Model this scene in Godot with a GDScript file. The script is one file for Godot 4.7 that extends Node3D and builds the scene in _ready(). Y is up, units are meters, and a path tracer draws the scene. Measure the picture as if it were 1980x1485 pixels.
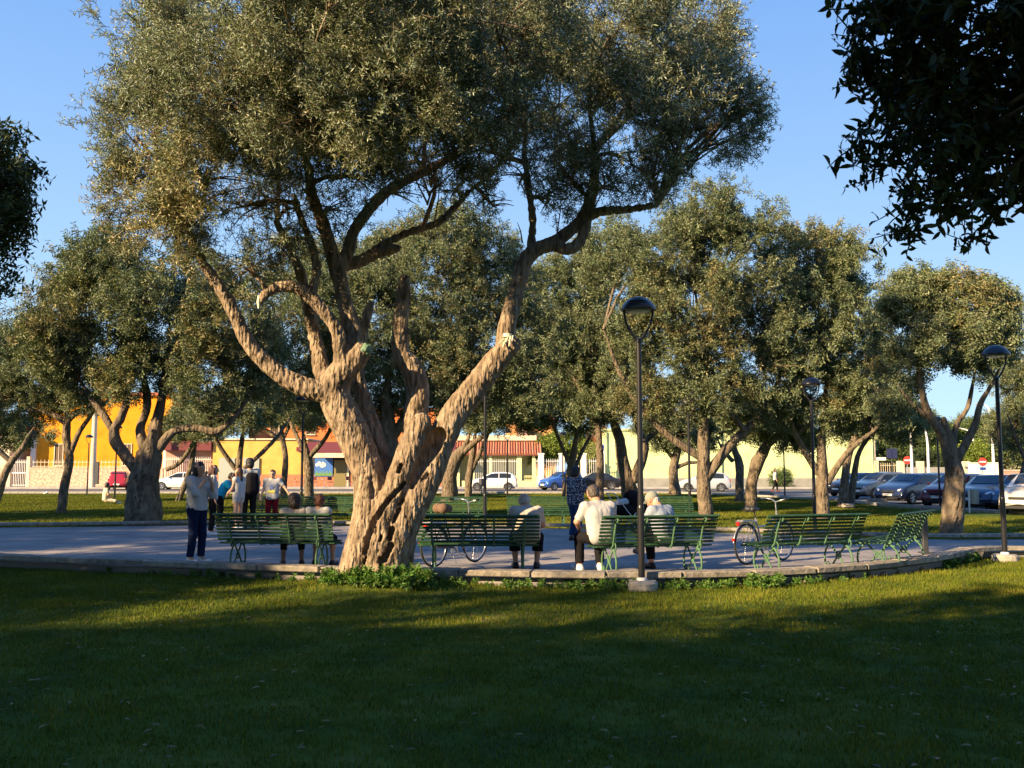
extends Node3D
# A small park of old olive trees in low afternoon sun: a raised round plaza with green benches, a street with houses behind.
# Photograph pixels (1980 x 1485) serve as a measuring grid: pt(px, py, depth) is the world point that lies depth metres in front of the camera.
const FOCAL := 1808.0
const EYE := 1.65
const PITCH := 0.0918
const PLAZA := 0.105

var names := {}
var rng := RandomNumberGenerator.new()
var M := {}
var bumps := FastNoiseLite.new()
var clump := FastNoiseLite.new()

class MB:
	var v := PackedVector3Array()
	var n := PackedVector3Array()
	var c := PackedColorArray()
	var ix := PackedInt32Array()
	var col := Color.WHITE
	func vert(p: Vector3, nn: Vector3) -> int:
		v.append(p); n.append(nn); c.append(col)
		return v.size() - 1
	func face(a: int, b: int, d: int) -> void:
		ix.append(a); ix.append(d); ix.append(b)
	func face4(a: int, b: int, d: int, e: int) -> void:
		ix.append(a); ix.append(d); ix.append(b); ix.append(a); ix.append(e); ix.append(d)
	func quad(a: Vector3, b: Vector3, d: Vector3, e: Vector3) -> void:
		var nn := (d - a).cross(e - b).normalized()
		var i := vert(a, nn); vert(b, nn); vert(d, nn); vert(e, nn)
		face4(i, i + 1, i + 2, i + 3)
	func tri(a: Vector3, b: Vector3, d: Vector3) -> void:
		var nn := (b - a).cross(d - a).normalized()
		var i := vert(a, nn); vert(b, nn); vert(d, nn)
		face(i, i + 1, i + 2)
	func box(at: Vector3, size: Vector3, turn := Basis.IDENTITY, bevel := 0.0) -> void:
		var h := size * 0.5
		if bevel <= 0.0:
			for ax in 3:
				for s in [-1.0, 1.0]:
					var u := Vector3.ZERO; var w := Vector3.ZERO; var o := Vector3.ZERO
					o[ax] = h[ax] * s; u[(ax + 1) % 3] = h[(ax + 1) % 3]; w[(ax + 2) % 3] = h[(ax + 2) % 3] * s
					quad(at + turn * (o - u - w), at + turn * (o + u - w), at + turn * (o + u + w), at + turn * (o - u + w))
			return
		for ax in 3:
			var b1 := (ax + 1) % 3; var b2 := (ax + 2) % 3
			for s in [-1.0, 1.0]:
				var u := Vector3.ZERO; var w := Vector3.ZERO; var o := Vector3.ZERO
				o[ax] = h[ax] * s; u[b1] = h[b1] - bevel; w[b2] = (h[b2] - bevel) * s
				quad(at + turn * (o - u - w), at + turn * (o + u - w), at + turn * (o + u + w), at + turn * (o - u + w))
				for s2 in [-1.0, 1.0]:
					# chamfer between the face +-ax and the face +-b1
					var e1 := Vector3.ZERO; var e2 := Vector3.ZERO; var l := Vector3.ZERO
					e1[ax] = h[ax] * s; e1[b1] = (h[b1] - bevel) * s2
					e2[ax] = (h[ax] - bevel) * s; e2[b1] = h[b1] * s2
					l[b2] = (h[b2] - bevel) * s * s2
					quad(at + turn * (e1 - l), at + turn * (e2 - l), at + turn * (e2 + l), at + turn * (e1 + l))
	func tube(p: Array, r: Array, sides := 8, cap := true, wob: FastNoiseLite = null, amp := 0.0) -> void:
		var t0: Vector3 = (p[1] - p[0]).normalized()
		var u := t0.cross(Vector3.UP if absf(t0.y) < 0.9 else Vector3.RIGHT).normalized()
		var prev := -1
		for i in p.size():
			var a: Vector3 = p[maxi(i - 1, 0)]; var b: Vector3 = p[mini(i + 1, p.size() - 1)]
			var t := (b - a).normalized()
			u = (u - t * u.dot(t)).normalized()
			var w := t.cross(u)
			var first := v.size()
			for k in sides + 1:
				var an := TAU * float(k % sides) / sides
				var dirn := u * cos(an) + w * sin(an)
				var rr: float = r[i]
				var at: Vector3 = p[i] + dirn * rr
				if wob: at += dirn * wob.get_noise_3d(at.x * 60.0, at.y * 25.0, at.z * 60.0) * amp * rr
				vert(at, dirn)
			if prev >= 0:
				for k in sides: face4(prev + k, prev + k + 1, first + k + 1, first + k)
			prev = first
		if cap:
			for e in [0, p.size() - 1]:
				var t: Vector3 = (p[1] - p[0]).normalized() * -1.0 if e == 0 else (p[-1] - p[-2]).normalized()
				var first: int = v.size() - (sides + 1) if e else 0
				if e == 0: first = prev - (p.size() - 1) * (sides + 1)
				else: first = prev
				var m := vert(p[e] + t * float(r[e]) * 0.25, t)
				for k in sides:
					var q1 := vert(v[first + k], t); var q2 := vert(v[first + k + 1], t)
					if e == 0: face(m, q2, q1)
					else: face(m, q1, q2)
	func lathe(prof: Array, at: Vector3, segs := 16, turn := Basis.IDENTITY) -> void:
		# prof: Vector2(radius, height) from bottom to top, outside to the right
		for i in prof.size() - 1:
			var a: Vector2 = prof[i]; var b: Vector2 = prof[i + 1]
			var d := (b - a).normalized()
			var first := v.size()
			for k in segs + 1:
				var an := TAU * float(k % segs) / segs
				var o := Vector3(cos(an), 0, sin(an))
				var nn: Vector3 = turn * (o * d.y - Vector3.UP * d.x)
				vert(at + turn * (o * a.x + Vector3.UP * a.y), nn); vert(at + turn * (o * b.x + Vector3.UP * b.y), nn)
			for k in segs:
				var q := first + k * 2
				face4(q + 2, q, q + 1, q + 3)
	func plate(poly: PackedVector2Array, depth: float, tr: Transform3D) -> void:
		# a flat outline in the local xy plane, given thickness along local z (centred)
		var q := poly
		if Geometry2D.is_polygon_clockwise(q): q.reverse()
		var tris := Geometry2D.triangulate_polygon(q)
		for s in [1.0, -1.0]:
			var nn: Vector3 = tr.basis * Vector3(0, 0, s)
			var first := v.size()
			for p in q: vert(tr * Vector3(p.x, p.y, depth * 0.5 * s), nn.normalized())
			for i in range(0, tris.size(), 3):
				var a := q[tris[i]]; var b := q[tris[i + 1]]; var d := q[tris[i + 2]]
				var ccw := (b - a).cross(d - a) > 0.0
				if ccw == (s > 0.0): face(first + tris[i], first + tris[i + 1], first + tris[i + 2])
				else: face(first + tris[i], first + tris[i + 2], first + tris[i + 1])
		for i in q.size():
			var a := q[i]; var b := q[(i + 1) % q.size()]
			quad(tr * Vector3(a.x, a.y, -depth * 0.5), tr * Vector3(b.x, b.y, -depth * 0.5), tr * Vector3(b.x, b.y, depth * 0.5), tr * Vector3(a.x, a.y, depth * 0.5))
	func mesh() -> ArrayMesh:
		var arr := []
		arr.resize(Mesh.ARRAY_MAX)
		arr[Mesh.ARRAY_VERTEX] = v; arr[Mesh.ARRAY_NORMAL] = n; arr[Mesh.ARRAY_COLOR] = c; arr[Mesh.ARRAY_INDEX] = ix
		var m := ArrayMesh.new()
		m.add_surface_from_arrays(Mesh.PRIMITIVE_TRIANGLES, arr)
		return m

# ---------------------------------------------------------------- placing
func pt(px: float, py: float, d: float) -> Vector3:
	var u := (px - 990.0) / FOCAL; var w := (742.5 - py) / FOCAL
	var t := d / (cos(PITCH) - w * sin(PITCH))
	return Vector3(u * t, EYE + (w * cos(PITCH) + sin(PITCH)) * t, -d)
func ground_at(px: float, py: float, h := 0.0) -> Vector3:
	var u := (px - 990.0) / FOCAL; var w := (742.5 - py) / FOCAL
	var t := (h - EYE) / (w * cos(PITCH) + sin(PITCH))
	return Vector3(u * t, h, -t * (cos(PITCH) - w * sin(PITCH)))
func on_ground(px: float, d: float, h := 0.0) -> Vector3:
	# the point of the level ground seen in column px at depth d
	var t := (d * cos(PITCH) + (EYE - h) * sin(PITCH))
	return Vector3((px - 990.0) / FOCAL * t, h, -d)

# ---------------------------------------------------------------- nodes
func numbered(called: String, parent: Node) -> String:
	var key := str(parent.get_instance_id()) + called
	var k: int = names.get(key, 0)
	names[key] = k + 1
	return called if k == 0 else "%s_%03d" % [called, k]
func tag(o: Node, label: String, category := "", group := "", kind := "") -> void:
	if label: o.set_meta("label", label)
	if category: o.set_meta("category", category)
	if group: o.set_meta("group", group)
	if kind: o.set_meta("kind", kind)
func thing(called: String, label: String, category: String, at := Vector3.ZERO, yaw := 0.0, group := "") -> Node3D:
	var o := Node3D.new()
	o.name = numbered(called, self)
	add_child(o)
	o.position = at
	o.rotation.y = yaw
	tag(o, label, category, group)
	return o
func part(parent: Node, called: String, mesh: Mesh, m: Material, at := Vector3.ZERO) -> MeshInstance3D:
	var o := MeshInstance3D.new()
	o.name = numbered(called, parent)
	o.mesh = mesh
	o.material_override = m
	parent.add_child(o)
	o.position = at
	return o
func made(parent: Node, called: String, mb: MB, m: Material) -> MeshInstance3D:
	return part(parent, called, mb.mesh(), m)
func ground_piece(called: String, mb: MB, m: Material) -> MeshInstance3D:
	var o := made(self, called, mb, m)
	o.set_meta("kind", "structure")
	return o
func copy_of(o: Node3D, called: String, label: String, at: Vector3, yaw: float) -> Node3D:
	var r: Node3D = o.duplicate()
	r.name = numbered(called, self)
	add_child(r)
	r.position = at
	r.rotation.y = yaw
	r.set_meta("label", label)
	return r
func copies(parent: Node, called: String, mesh: Mesh, m: Material, where: Array, tint: Array) -> MultiMeshInstance3D:
	var mm := MultiMesh.new()
	mm.transform_format = MultiMesh.TRANSFORM_3D
	mm.use_colors = true
	mm.mesh = mesh
	mm.instance_count = where.size()
	for i in where.size():
		mm.set_instance_transform(i, where[i])
		mm.set_instance_color(i, tint[i])
	var o := MultiMeshInstance3D.new()
	o.name = numbered(called, parent)
	o.multimesh = mm
	o.material_override = m
	parent.add_child(o)
	return o

# ---------------------------------------------------------------- materials
func lin(r: float, g: float, b: float) -> Color:
	return Color(r, g, b).linear_to_srgb()
func mat(c: Color, rough := 0.7, metal := 0.0) -> StandardMaterial3D:
	# c is a linear base colour
	var m := StandardMaterial3D.new()
	m.albedo_color = c.linear_to_srgb()
	m.roughness = rough
	m.metallic = metal
	return m
func noise_image(s: int, freq: float, octaves: int, size := 256, cell := false) -> Image:
	var f := FastNoiseLite.new()
	f.seed = s
	f.frequency = freq
	f.fractal_octaves = octaves
	f.noise_type = FastNoiseLite.TYPE_CELLULAR if cell else FastNoiseLite.TYPE_SIMPLEX_SMOOTH
	return f.get_seamless_image(size, size)
func ramp_tex(img: Image, stops: Array) -> ImageTexture:
	# stops: [position, linear Color] pairs
	var lut := PackedByteArray()
	for i in 256:
		var t := i / 255.0
		var c: Color = stops[-1][1]
		for k in stops.size() - 1:
			if t <= stops[k + 1][0]:
				c = stops[k][1].lerp(stops[k + 1][1], clampf((t - stops[k][0]) / (stops[k + 1][0] - stops[k][0]), 0, 1))
				break
		c = c.linear_to_srgb()
		lut.append(int(clampf(c.r, 0, 1) * 255)); lut.append(int(clampf(c.g, 0, 1) * 255)); lut.append(int(clampf(c.b, 0, 1) * 255))
	img.convert(Image.FORMAT_L8)
	var src := img.get_data()
	var out := PackedByteArray()
	out.resize(src.size() * 3)
	for i in src.size():
		var q := src[i] * 3
		out[i * 3] = lut[q]; out[i * 3 + 1] = lut[q + 1]; out[i * 3 + 2] = lut[q + 2]
	return ImageTexture.create_from_image(Image.create_from_data(img.get_width(), img.get_height(), false, Image.FORMAT_RGB8, out))
func bump_tex(img: Image, strength: float) -> ImageTexture:
	var b: Image = img.duplicate()
	b.convert(Image.FORMAT_RF)
	b.bump_map_to_normal_map(strength)
	return ImageTexture.create_from_image(b)
func grained(stops: Array, metres: float, s: int, rough := 0.85, octaves := 5, bump := 0.0, freq := 0.012, bump_metres := 0.0, stretch := Vector3.ONE) -> StandardMaterial3D:
	var m := StandardMaterial3D.new()
	var img := noise_image(s, freq, octaves)
	m.albedo_texture = ramp_tex(img.duplicate(), stops)
	m.roughness = rough
	m.metallic_specular = 0.25
	m.uv1_triplanar = true
	m.uv1_world_triplanar = true
	m.uv1_scale = stretch / metres
	if bump > 0.0:
		m.normal_enabled = true
		m.normal_texture = bump_tex(noise_image(s + 7, freq * 1.6, 5), bump)
		m.normal_scale = 1.0
	return m
func leaf_mat(back: Color, rough := 0.5) -> StandardMaterial3D:
	var m := StandardMaterial3D.new()
	m.albedo_color = Color.WHITE
	m.vertex_color_use_as_albedo = true
	m.roughness = rough
	m.backlight_enabled = true
	m.backlight = back
	m.cull_mode = BaseMaterial3D.CULL_DISABLED
	return m

# ---------------------------------------------------------------- smooth joined bodies (tapered bones, smooth minimum, surface nets)
func sdf(mb: MB, bones: Array, cell: float, k: float, holes := [], amp := 0.0, nz: FastNoiseLite = null, stretch := Vector3.ONE) -> void:
	var lo := Vector3(1e9, 1e9, 1e9)
	var hi := -lo
	for b in bones:
		var r := maxf(b[1], b[3]) + k * 0.5 + amp + cell * 3.0
		lo = lo.min(b[0].min(b[2]) - Vector3(r, r, r)); hi = hi.max(b[0].max(b[2]) + Vector3(r, r, r))
	var nx := int((hi.x - lo.x) / cell) + 2; var ny := int((hi.y - lo.y) / cell) + 2; var nzz := int((hi.z - lo.z) / cell) + 2
	var sy := nx; var sz := nx * ny
	var F := PackedFloat32Array()
	F.resize(nx * ny * nzz)
	F.fill(9.0)
	for pass_ in 2:
		for b in (bones if pass_ == 0 else holes):
			var a: Vector3 = b[0]; var ba: Vector3 = b[2] - a
			var bb := maxf(ba.length_squared(), 1e-8)
			var ra: float = b[1]; var dr: float = b[3] - ra
			var dirn := ba.normalized()
			var cut: int = b[4] if b.size() > 4 else 0
			var kk := k if pass_ == 0 else 0.012
			var r := maxf(ra, b[3]) + kk + cell * 2.5 + amp
			var l0: Vector3 = (a.min(b[2]) - Vector3(r, r, r) - lo) / cell; var h0: Vector3 = (a.max(b[2]) + Vector3(r, r, r) - lo) / cell
			var x0 := maxi(0, int(l0.x)); var x1 := mini(nx - 1, int(h0.x) + 1)
			for z in range(maxi(0, int(l0.z)), mini(nzz - 1, int(h0.z) + 1) + 1):
				for y in range(maxi(0, int(l0.y)), mini(ny - 1, int(h0.y) + 1) + 1):
					var q := z * sz + y * sy + x0
					var p := lo + Vector3(x0, y, z) * cell - a
					for x in range(x0, x1 + 1):
						var h := clampf(p.dot(ba) / bb, 0.0, 1.0)
						var d := (p - ba * h).length() - ra - dr * h
						if cut: d = maxf(d, (p - ba).dot(dirn))
						var cur := F[q]
						if pass_ == 0:
							var e := kk - absf(cur - d)
							if e > 0.0: F[q] = minf(cur, d) - e * e * 0.25 / kk
							elif d < cur: F[q] = d
						elif -d > cur: F[q] = -d
						q += 1
						p.x += cell
	var lim := cell * 2.2
	if nz:
		var q := 0
		for z in nzz:
			for y in ny:
				for x in nx:
					var f := F[q]
					if f < lim + amp and f > -lim - amp:
						F[q] = f + amp * nz.get_noise_3d((lo.x + x * cell) * stretch.x, (lo.y + y * cell) * stretch.y, (lo.z + z * cell) * stretch.z)
					q += 1
	var V := PackedInt32Array()
	V.resize(F.size())
	V.fill(-1)
	var active := PackedInt32Array()
	var off := [0, 1, sy, sy + 1, sz, sz + 1, sz + sy, sz + sy + 1]
	var cp := [Vector3(0, 0, 0), Vector3(1, 0, 0), Vector3(0, 1, 0), Vector3(1, 1, 0), Vector3(0, 0, 1), Vector3(1, 0, 1), Vector3(0, 1, 1), Vector3(1, 1, 1)]
	var ed := [0, 1, 2, 3, 4, 5, 6, 7, 0, 2, 1, 3, 4, 6, 5, 7, 0, 4, 1, 5, 2, 6, 3, 7]
	var g := PackedFloat32Array()
	g.resize(8)
	for z in nzz - 1:
		for y in ny - 1:
			var q := z * sz + y * sy
			for x in nx - 1:
				var f0 := F[q]
				if f0 < lim and f0 > -lim:
					var inside := 0
					for i in 8:
						g[i] = F[q + off[i]]
						if g[i] < 0.0: inside += 1
					if inside > 0 and inside < 8:
						var s := Vector3.ZERO
						var cnt := 0
						for e in range(0, 24, 2):
							var fa := g[ed[e]]; var fb := g[ed[e + 1]]
							if (fa < 0.0) != (fb < 0.0):
								s += cp[ed[e]].lerp(cp[ed[e + 1]], fa / (fa - fb))
								cnt += 1
						var nn := Vector3(g[1] - g[0] + g[3] - g[2] + g[5] - g[4] + g[7] - g[6], g[2] - g[0] + g[3] - g[1] + g[6] - g[4] + g[7] - g[5], g[4] - g[0] + g[5] - g[1] + g[6] - g[2] + g[7] - g[3])
						V[q] = mb.vert(lo + (Vector3(x, y, z) + s / cnt) * cell, nn.normalized())
						active.append(q)
				q += 1
	for q in active:
		var ins := F[q] < 0.0
		for ax in 3:
			var step: int = [1, sy, sz][ax]
			if (F[q + step] < 0.0) == ins: continue
			var s1: int = [sy, sz, 1][ax]; var s2: int = [sz, 1, sy][ax]
			if q - s1 - s2 < 0: continue
			var a := V[q - s1 - s2]; var b := V[q - s2]; var c := V[q]; var d := V[q - s1]
			if a < 0 or b < 0 or c < 0 or d < 0: continue
			if ins: mb.face4(a, b, c, d)
			else: mb.face4(d, c, b, a)

func smooth_line(p: Array, r: Array, sub: int) -> Array:
	var op := []
	var orr := []
	for i in p.size() - 1:
		var a: Vector3 = p[maxi(i - 1, 0)]; var b: Vector3 = p[i]; var c: Vector3 = p[i + 1]; var d: Vector3 = p[mini(i + 2, p.size() - 1)]
		for k in sub:
			var t := float(k) / sub
			op.append(b.cubic_interpolate(c, a, d, t)); orr.append(lerpf(r[i], r[i + 1], t))
	op.append(p[-1]); orr.append(r[-1])
	return [op, orr]

# ---------------------------------------------------------------- foliage and trees
func leaf(mb: MB, at: Vector3, dirn: Vector3, across: Vector3, up: Vector3, l: float, w: float) -> void:
	var m := at + dirn * l * 0.45 + up * w * 0.12
	var tip := at + dirn * l - up * l * 0.08
	var a := m + across * w * 0.5; var b := m - across * w * 0.5
	mb.tri(at, a, tip)
	mb.tri(at, tip, b)
func oval_leaf(mb: MB, at: Vector3, dirn: Vector3, across: Vector3, up: Vector3, l: float, w: float) -> void:
	# a pointed oval blade, folded a little along its midrib and curling down to the tip
	var rib := []
	for q in [[0.0, 0.0], [0.12, 0.0], [0.4, 0.02], [0.72, -0.02], [1.0, -0.14]]: rib.append(at + dirn * l * q[0] + up * l * q[1])
	var wd := [0.04, 0.3, 0.5, 0.36, 0.0]
	for sg in [-1.0, 1.0]:
		for i in 4:
			var e0: Vector3 = rib[i] + (across * sg + up * 0.25) * w * wd[i]; var e1: Vector3 = rib[i + 1] + (across * sg + up * 0.25) * w * wd[i + 1]
			if sg > 0: mb.quad(rib[i], e0, e1, rib[i + 1])
			else: mb.quad(rib[i + 1], e1, e0, rib[i])
func spray(s: int, pairs: int, length: float, ll: float, lw: float, tones: Array, twig: Color, droop := 0.2, side_twigs := 2, oval := false) -> ArrayMesh:
	var r := RandomNumberGenerator.new()
	r.seed = s
	var mb := MB.new()
	for tw in side_twigs + 1:
		var root := Vector3.ZERO if tw == 0 else Vector3(0, length * (0.1 + 0.3 * r.randf()), 0)
		var az := r.randf() * TAU
		var out := Vector3(0, 1, 0) if tw == 0 else Vector3(cos(az) * 0.75, 0.7, sin(az) * 0.75).normalized()
		var bend := Vector3(r.randf_range(-1, 1), -droop, r.randf_range(-1, 1)) * 0.3
		var len_t := length * (1.0 if tw == 0 else r.randf_range(0.5, 0.8))
		var at := []
		for i in 4:
			var t := i / 3.0
			at.append(root + out * len_t * t + bend * len_t * t * t)
		mb.col = twig
		mb.tube(at, [0.006, 0.005, 0.004, 0.002], 3, false)
		var n := pairs if tw == 0 else int(pairs * 0.7)
		for i in n:
			var t := 0.15 + 0.85 * (i + r.randf() * 0.6) / n
			var p := root + out * len_t * t + bend * len_t * t * t
			var ax := (out + bend * 2.0 * t).normalized()
			var side := ax.cross(Vector3(cos(az + i * 1.57), 0.3, sin(az + i * 1.57))).normalized()
			for sgn in [-1.0, 1.0]:
				var dirn: Vector3 = (side * sgn + ax * r.randf_range(0.35, 0.9) + Vector3(r.randf_range(-0.4, 0.4), r.randf_range(-0.4, 0.3) - droop, r.randf_range(-0.4, 0.4))).normalized()
				var across := dirn.cross(Vector3(r.randf_range(-1, 1), r.randf_range(-1, 1), r.randf_range(-1, 1))).normalized()
				var up := across.cross(dirn)
				mb.col = tones[r.randi() % tones.size()]
				if oval: oval_leaf(mb, p, dirn, across, up, ll * r.randf_range(0.75, 1.2), lw * r.randf_range(0.8, 1.2))
				else: leaf(mb, p, dirn, across, up, ll * r.randf_range(0.75, 1.2), lw * r.randf_range(0.8, 1.2))
	return mb.mesh()

func dir3() -> Vector3:
	var z := rng.randf_range(-1, 1); var a := rng.randf() * TAU
	var s := sqrt(1 - z * z)
	return Vector3(cos(a) * s, z, sin(a) * s)

# lobes: [centre, radii, density, tint] ; returns [transforms, tints]
func fill_lobes(lobes: Array, n: int, s0: float, s1: float, gap: float, gap_size: float, origin: Vector3, tints: Array, inner := 0.35) -> Array:
	var where := []
	var tint := []
	var total := 0.0
	var w := []
	for l in lobes:
		var vol: float = pow(l[1].x * l[1].y * l[1].z, 0.667) * l[2]
		total += vol
		w.append(vol)
	for li in lobes.size():
		var l: Array = lobes[li]
		var want := int(n * w[li] / total)
		for i in want:
			var dn := dir3()
			var jag := 1.0 + 0.38 * clump.get_noise_3d(l[0].x * 9.0 + dn.x * 70.0, l[0].y * 9.0 + dn.y * 70.0, l[0].z * 9.0 + dn.z * 70.0)
			var rr := lerpf(inner, 1.0, pow(rng.randf(), 0.6)) * jag
			if rng.randf() < 0.08: rr *= rng.randf_range(1.05, 1.28)
			var p: Vector3 = l[0] + dn * l[1] * rr
			var cv := clump.get_noise_3d(p.x * gap_size, p.y * gap_size, p.z * gap_size)
			if cv < gap: continue
			if p.y < 0.4: continue
			var up := (dn * 0.9 + dir3() * 0.75 + Vector3(0, 0.25, 0)).normalized()
			var xa := up.cross(dir3()).normalized()
			var s := rng.randf_range(s0, s1)
			where.append(Transform3D(Basis(xa * s, up * s, xa.cross(up) * s), p - origin))
			var k := rng.randf_range(0.75, 1.2)
			var c: Color = tints[rng.randi() % tints.size()]
			if l.size() > 3 and rng.randf() < 0.5: c = l[3]
			tint.append(Color(c.r * k, c.g * k, c.b * k))
	return [where, tint]

func bend_tube(mb: MB, a: Vector3, b: Vector3, ra: float, rb: float, lift: float, sides := 5) -> void:
	var mid := a.lerp(b, 0.5) + Vector3(rng.randf_range(-0.1, 0.1), lift, rng.randf_range(-0.1, 0.1)) * a.distance_to(b)
	var o := smooth_line([a, mid, b], [ra, (ra + rb) * 0.5, rb], 3)
	mb.tube(o[0], o[1], sides, false, bumps, 0.2)

# A tree measured in the photograph: limbs are lists of [px, py, radius px], lobes of its crown [px, py, rx, ry, dz m, rz m].
func olive(label: String, d: float, limbs: Array, lobes: Array, n: int, size: float, look: int, group := "olive trees around the plaza", gap := -0.05, bark := "bark") -> Node3D:
	var sc := d / FOCAL
	var base := pt(limbs[0][0][0], limbs[0][0][1], d)
	base.y = 0.0
	var t := thing("olive_tree", label, "tree", base, 0.0, group)
	var mb := MB.new()
	var nodes := []
	var li := 0
	for given in limbs:
		var limb: Array = given.duplicate()
		# every limb runs on, thinning out, into the crown
		var e0: Array = limb[-2]; var e1: Array = limb[-1]
		limb.append([e1[0] + (e1[0] - e0[0]) * 0.5, e1[1] + minf((e1[1] - e0[1]) * 0.7, -14.0), e1[2] * 0.6]); limb.append([e1[0] + (e1[0] - e0[0]) * 0.9, e1[1] + minf((e1[1] - e0[1]) * 1.2, -30.0), e1[2] * 0.25])
		var p := []
		var r := []
		var lean := 0.0 if li == 0 else rng.randf_range(-0.35, 0.35)
		for i in limb.size():
			var q: Vector3 = pt(limb[i][0], limb[i][1], d)
			var rise: float = q.y - pt(limb[0][0], limb[0][1], d).y
			q = pt(limb[i][0], limb[i][1], d + lean * maxf(rise, 0.0))
			if li == 0 and i == 0: q.y = -0.08
			p.append(q - base); r.append(limb[i][2] * sc * 0.88)
			if li > 0 or i > limb.size() - 3: nodes.append(q)
		if li == 0:
			p.insert(1, p[0].lerp(p[1], 0.25)); r.insert(1, r[0])
			r[0] *= 1.35
		var o := smooth_line(p, r, 4)
		mb.tube(o[0], o[1], 14 if li == 0 else 10, true, bumps, 0.24)
		li += 1
	var full := []
	for l in lobes:
		var dz: float = l[4] if l.size() > 4 else rng.randf_range(-1.0, 1.0) * 55.0 * sc
		var c := pt(l[0], l[1], d - dz)
		var rz: float = l[5] if l.size() > 5 else (l[2] + l[3]) * 0.5 * sc
		full.append([c, Vector3(l[2] * sc, l[3] * sc, rz), 1.0])
		if rng.randf() < 0.14: full[-1].append(Color(1.5, 1.2, 1.0))
		var near: Vector3 = nodes[0]
		for q in nodes:
			if q.distance_to(c) < near.distance_to(c): near = q
		bend_tube(mb, near - base, c - base, 3.2 * sc, 1.4 * sc, 0.08)
		for k in 5:
			var e := c + dir3() * Vector3(l[2], l[3], l[2]) * sc * 0.75
			bend_tube(mb, c.lerp(near, 0.3) - base, e - base, 1.5 * sc, 0.5 * sc, 0.05, 4)
	made(t, "trunk", mb, M[bark])
	var f := fill_lobes(full, n, size * 0.75, size * 1.25, gap, 22.0, base, M["tints"])
	var cr := copies(t, "crown", M["spray_far"][look], M["leaf"], f[0], f[1])
	cr.set_meta("kind", "stuff")
	return t

# A tree outside the frame, which shades the lawn
func shade_tree(label: String, at: Vector3, h: float, spread: float, clear: float, n: int, yaw := 0.0) -> Node3D:
	var t := thing("shade_tree", label, "tree", at, 0.0, "dense trees along the near side of the lawn")
	var mb := MB.new()
	var o := smooth_line([Vector3(0, -0.1, 0), Vector3(0.05, 0.3, 0), Vector3(0.1, clear * 0.6, 0.05), Vector3(0, clear + 0.6, 0)], [0.42, 0.3, 0.24, 0.2], 4)
	mb.tube(o[0], o[1], 12, true, bumps, 0.25)
	var lobes := []
	for i in 15:
		var a := i * 2.4 + yaw; var hh := lerpf(clear + 0.9, h - 1.1, float(i) / 14.0)
		var rad := spread * (0.72 if i % 3 else 0.25) * (1.0 - 0.35 * absf(float(i) / 14.0 - 0.45))
		var c := Vector3(cos(a) * rad, hh, sin(a) * rad)
		lobes.append([c + at, Vector3(1.5, 1.15, 1.5) * spread / 3.6, 1.0])
		bend_tube(mb, Vector3(0, clear + 0.4, 0), c, 0.1, 0.03, 0.1, 6)
	made(t, "trunk", mb, M["bark_dark"])
	var f := fill_lobes(lobes, n, 1.5, 2.2, -0.32, 16.0, at, [Color(0.7, 0.8, 0.6), Color(0.6, 0.7, 0.5)])
	copies(t, "crown", M["spray_far"][1], M["leaf"], f[0], f[1]).set_meta("kind", "stuff")
	return t

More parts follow.
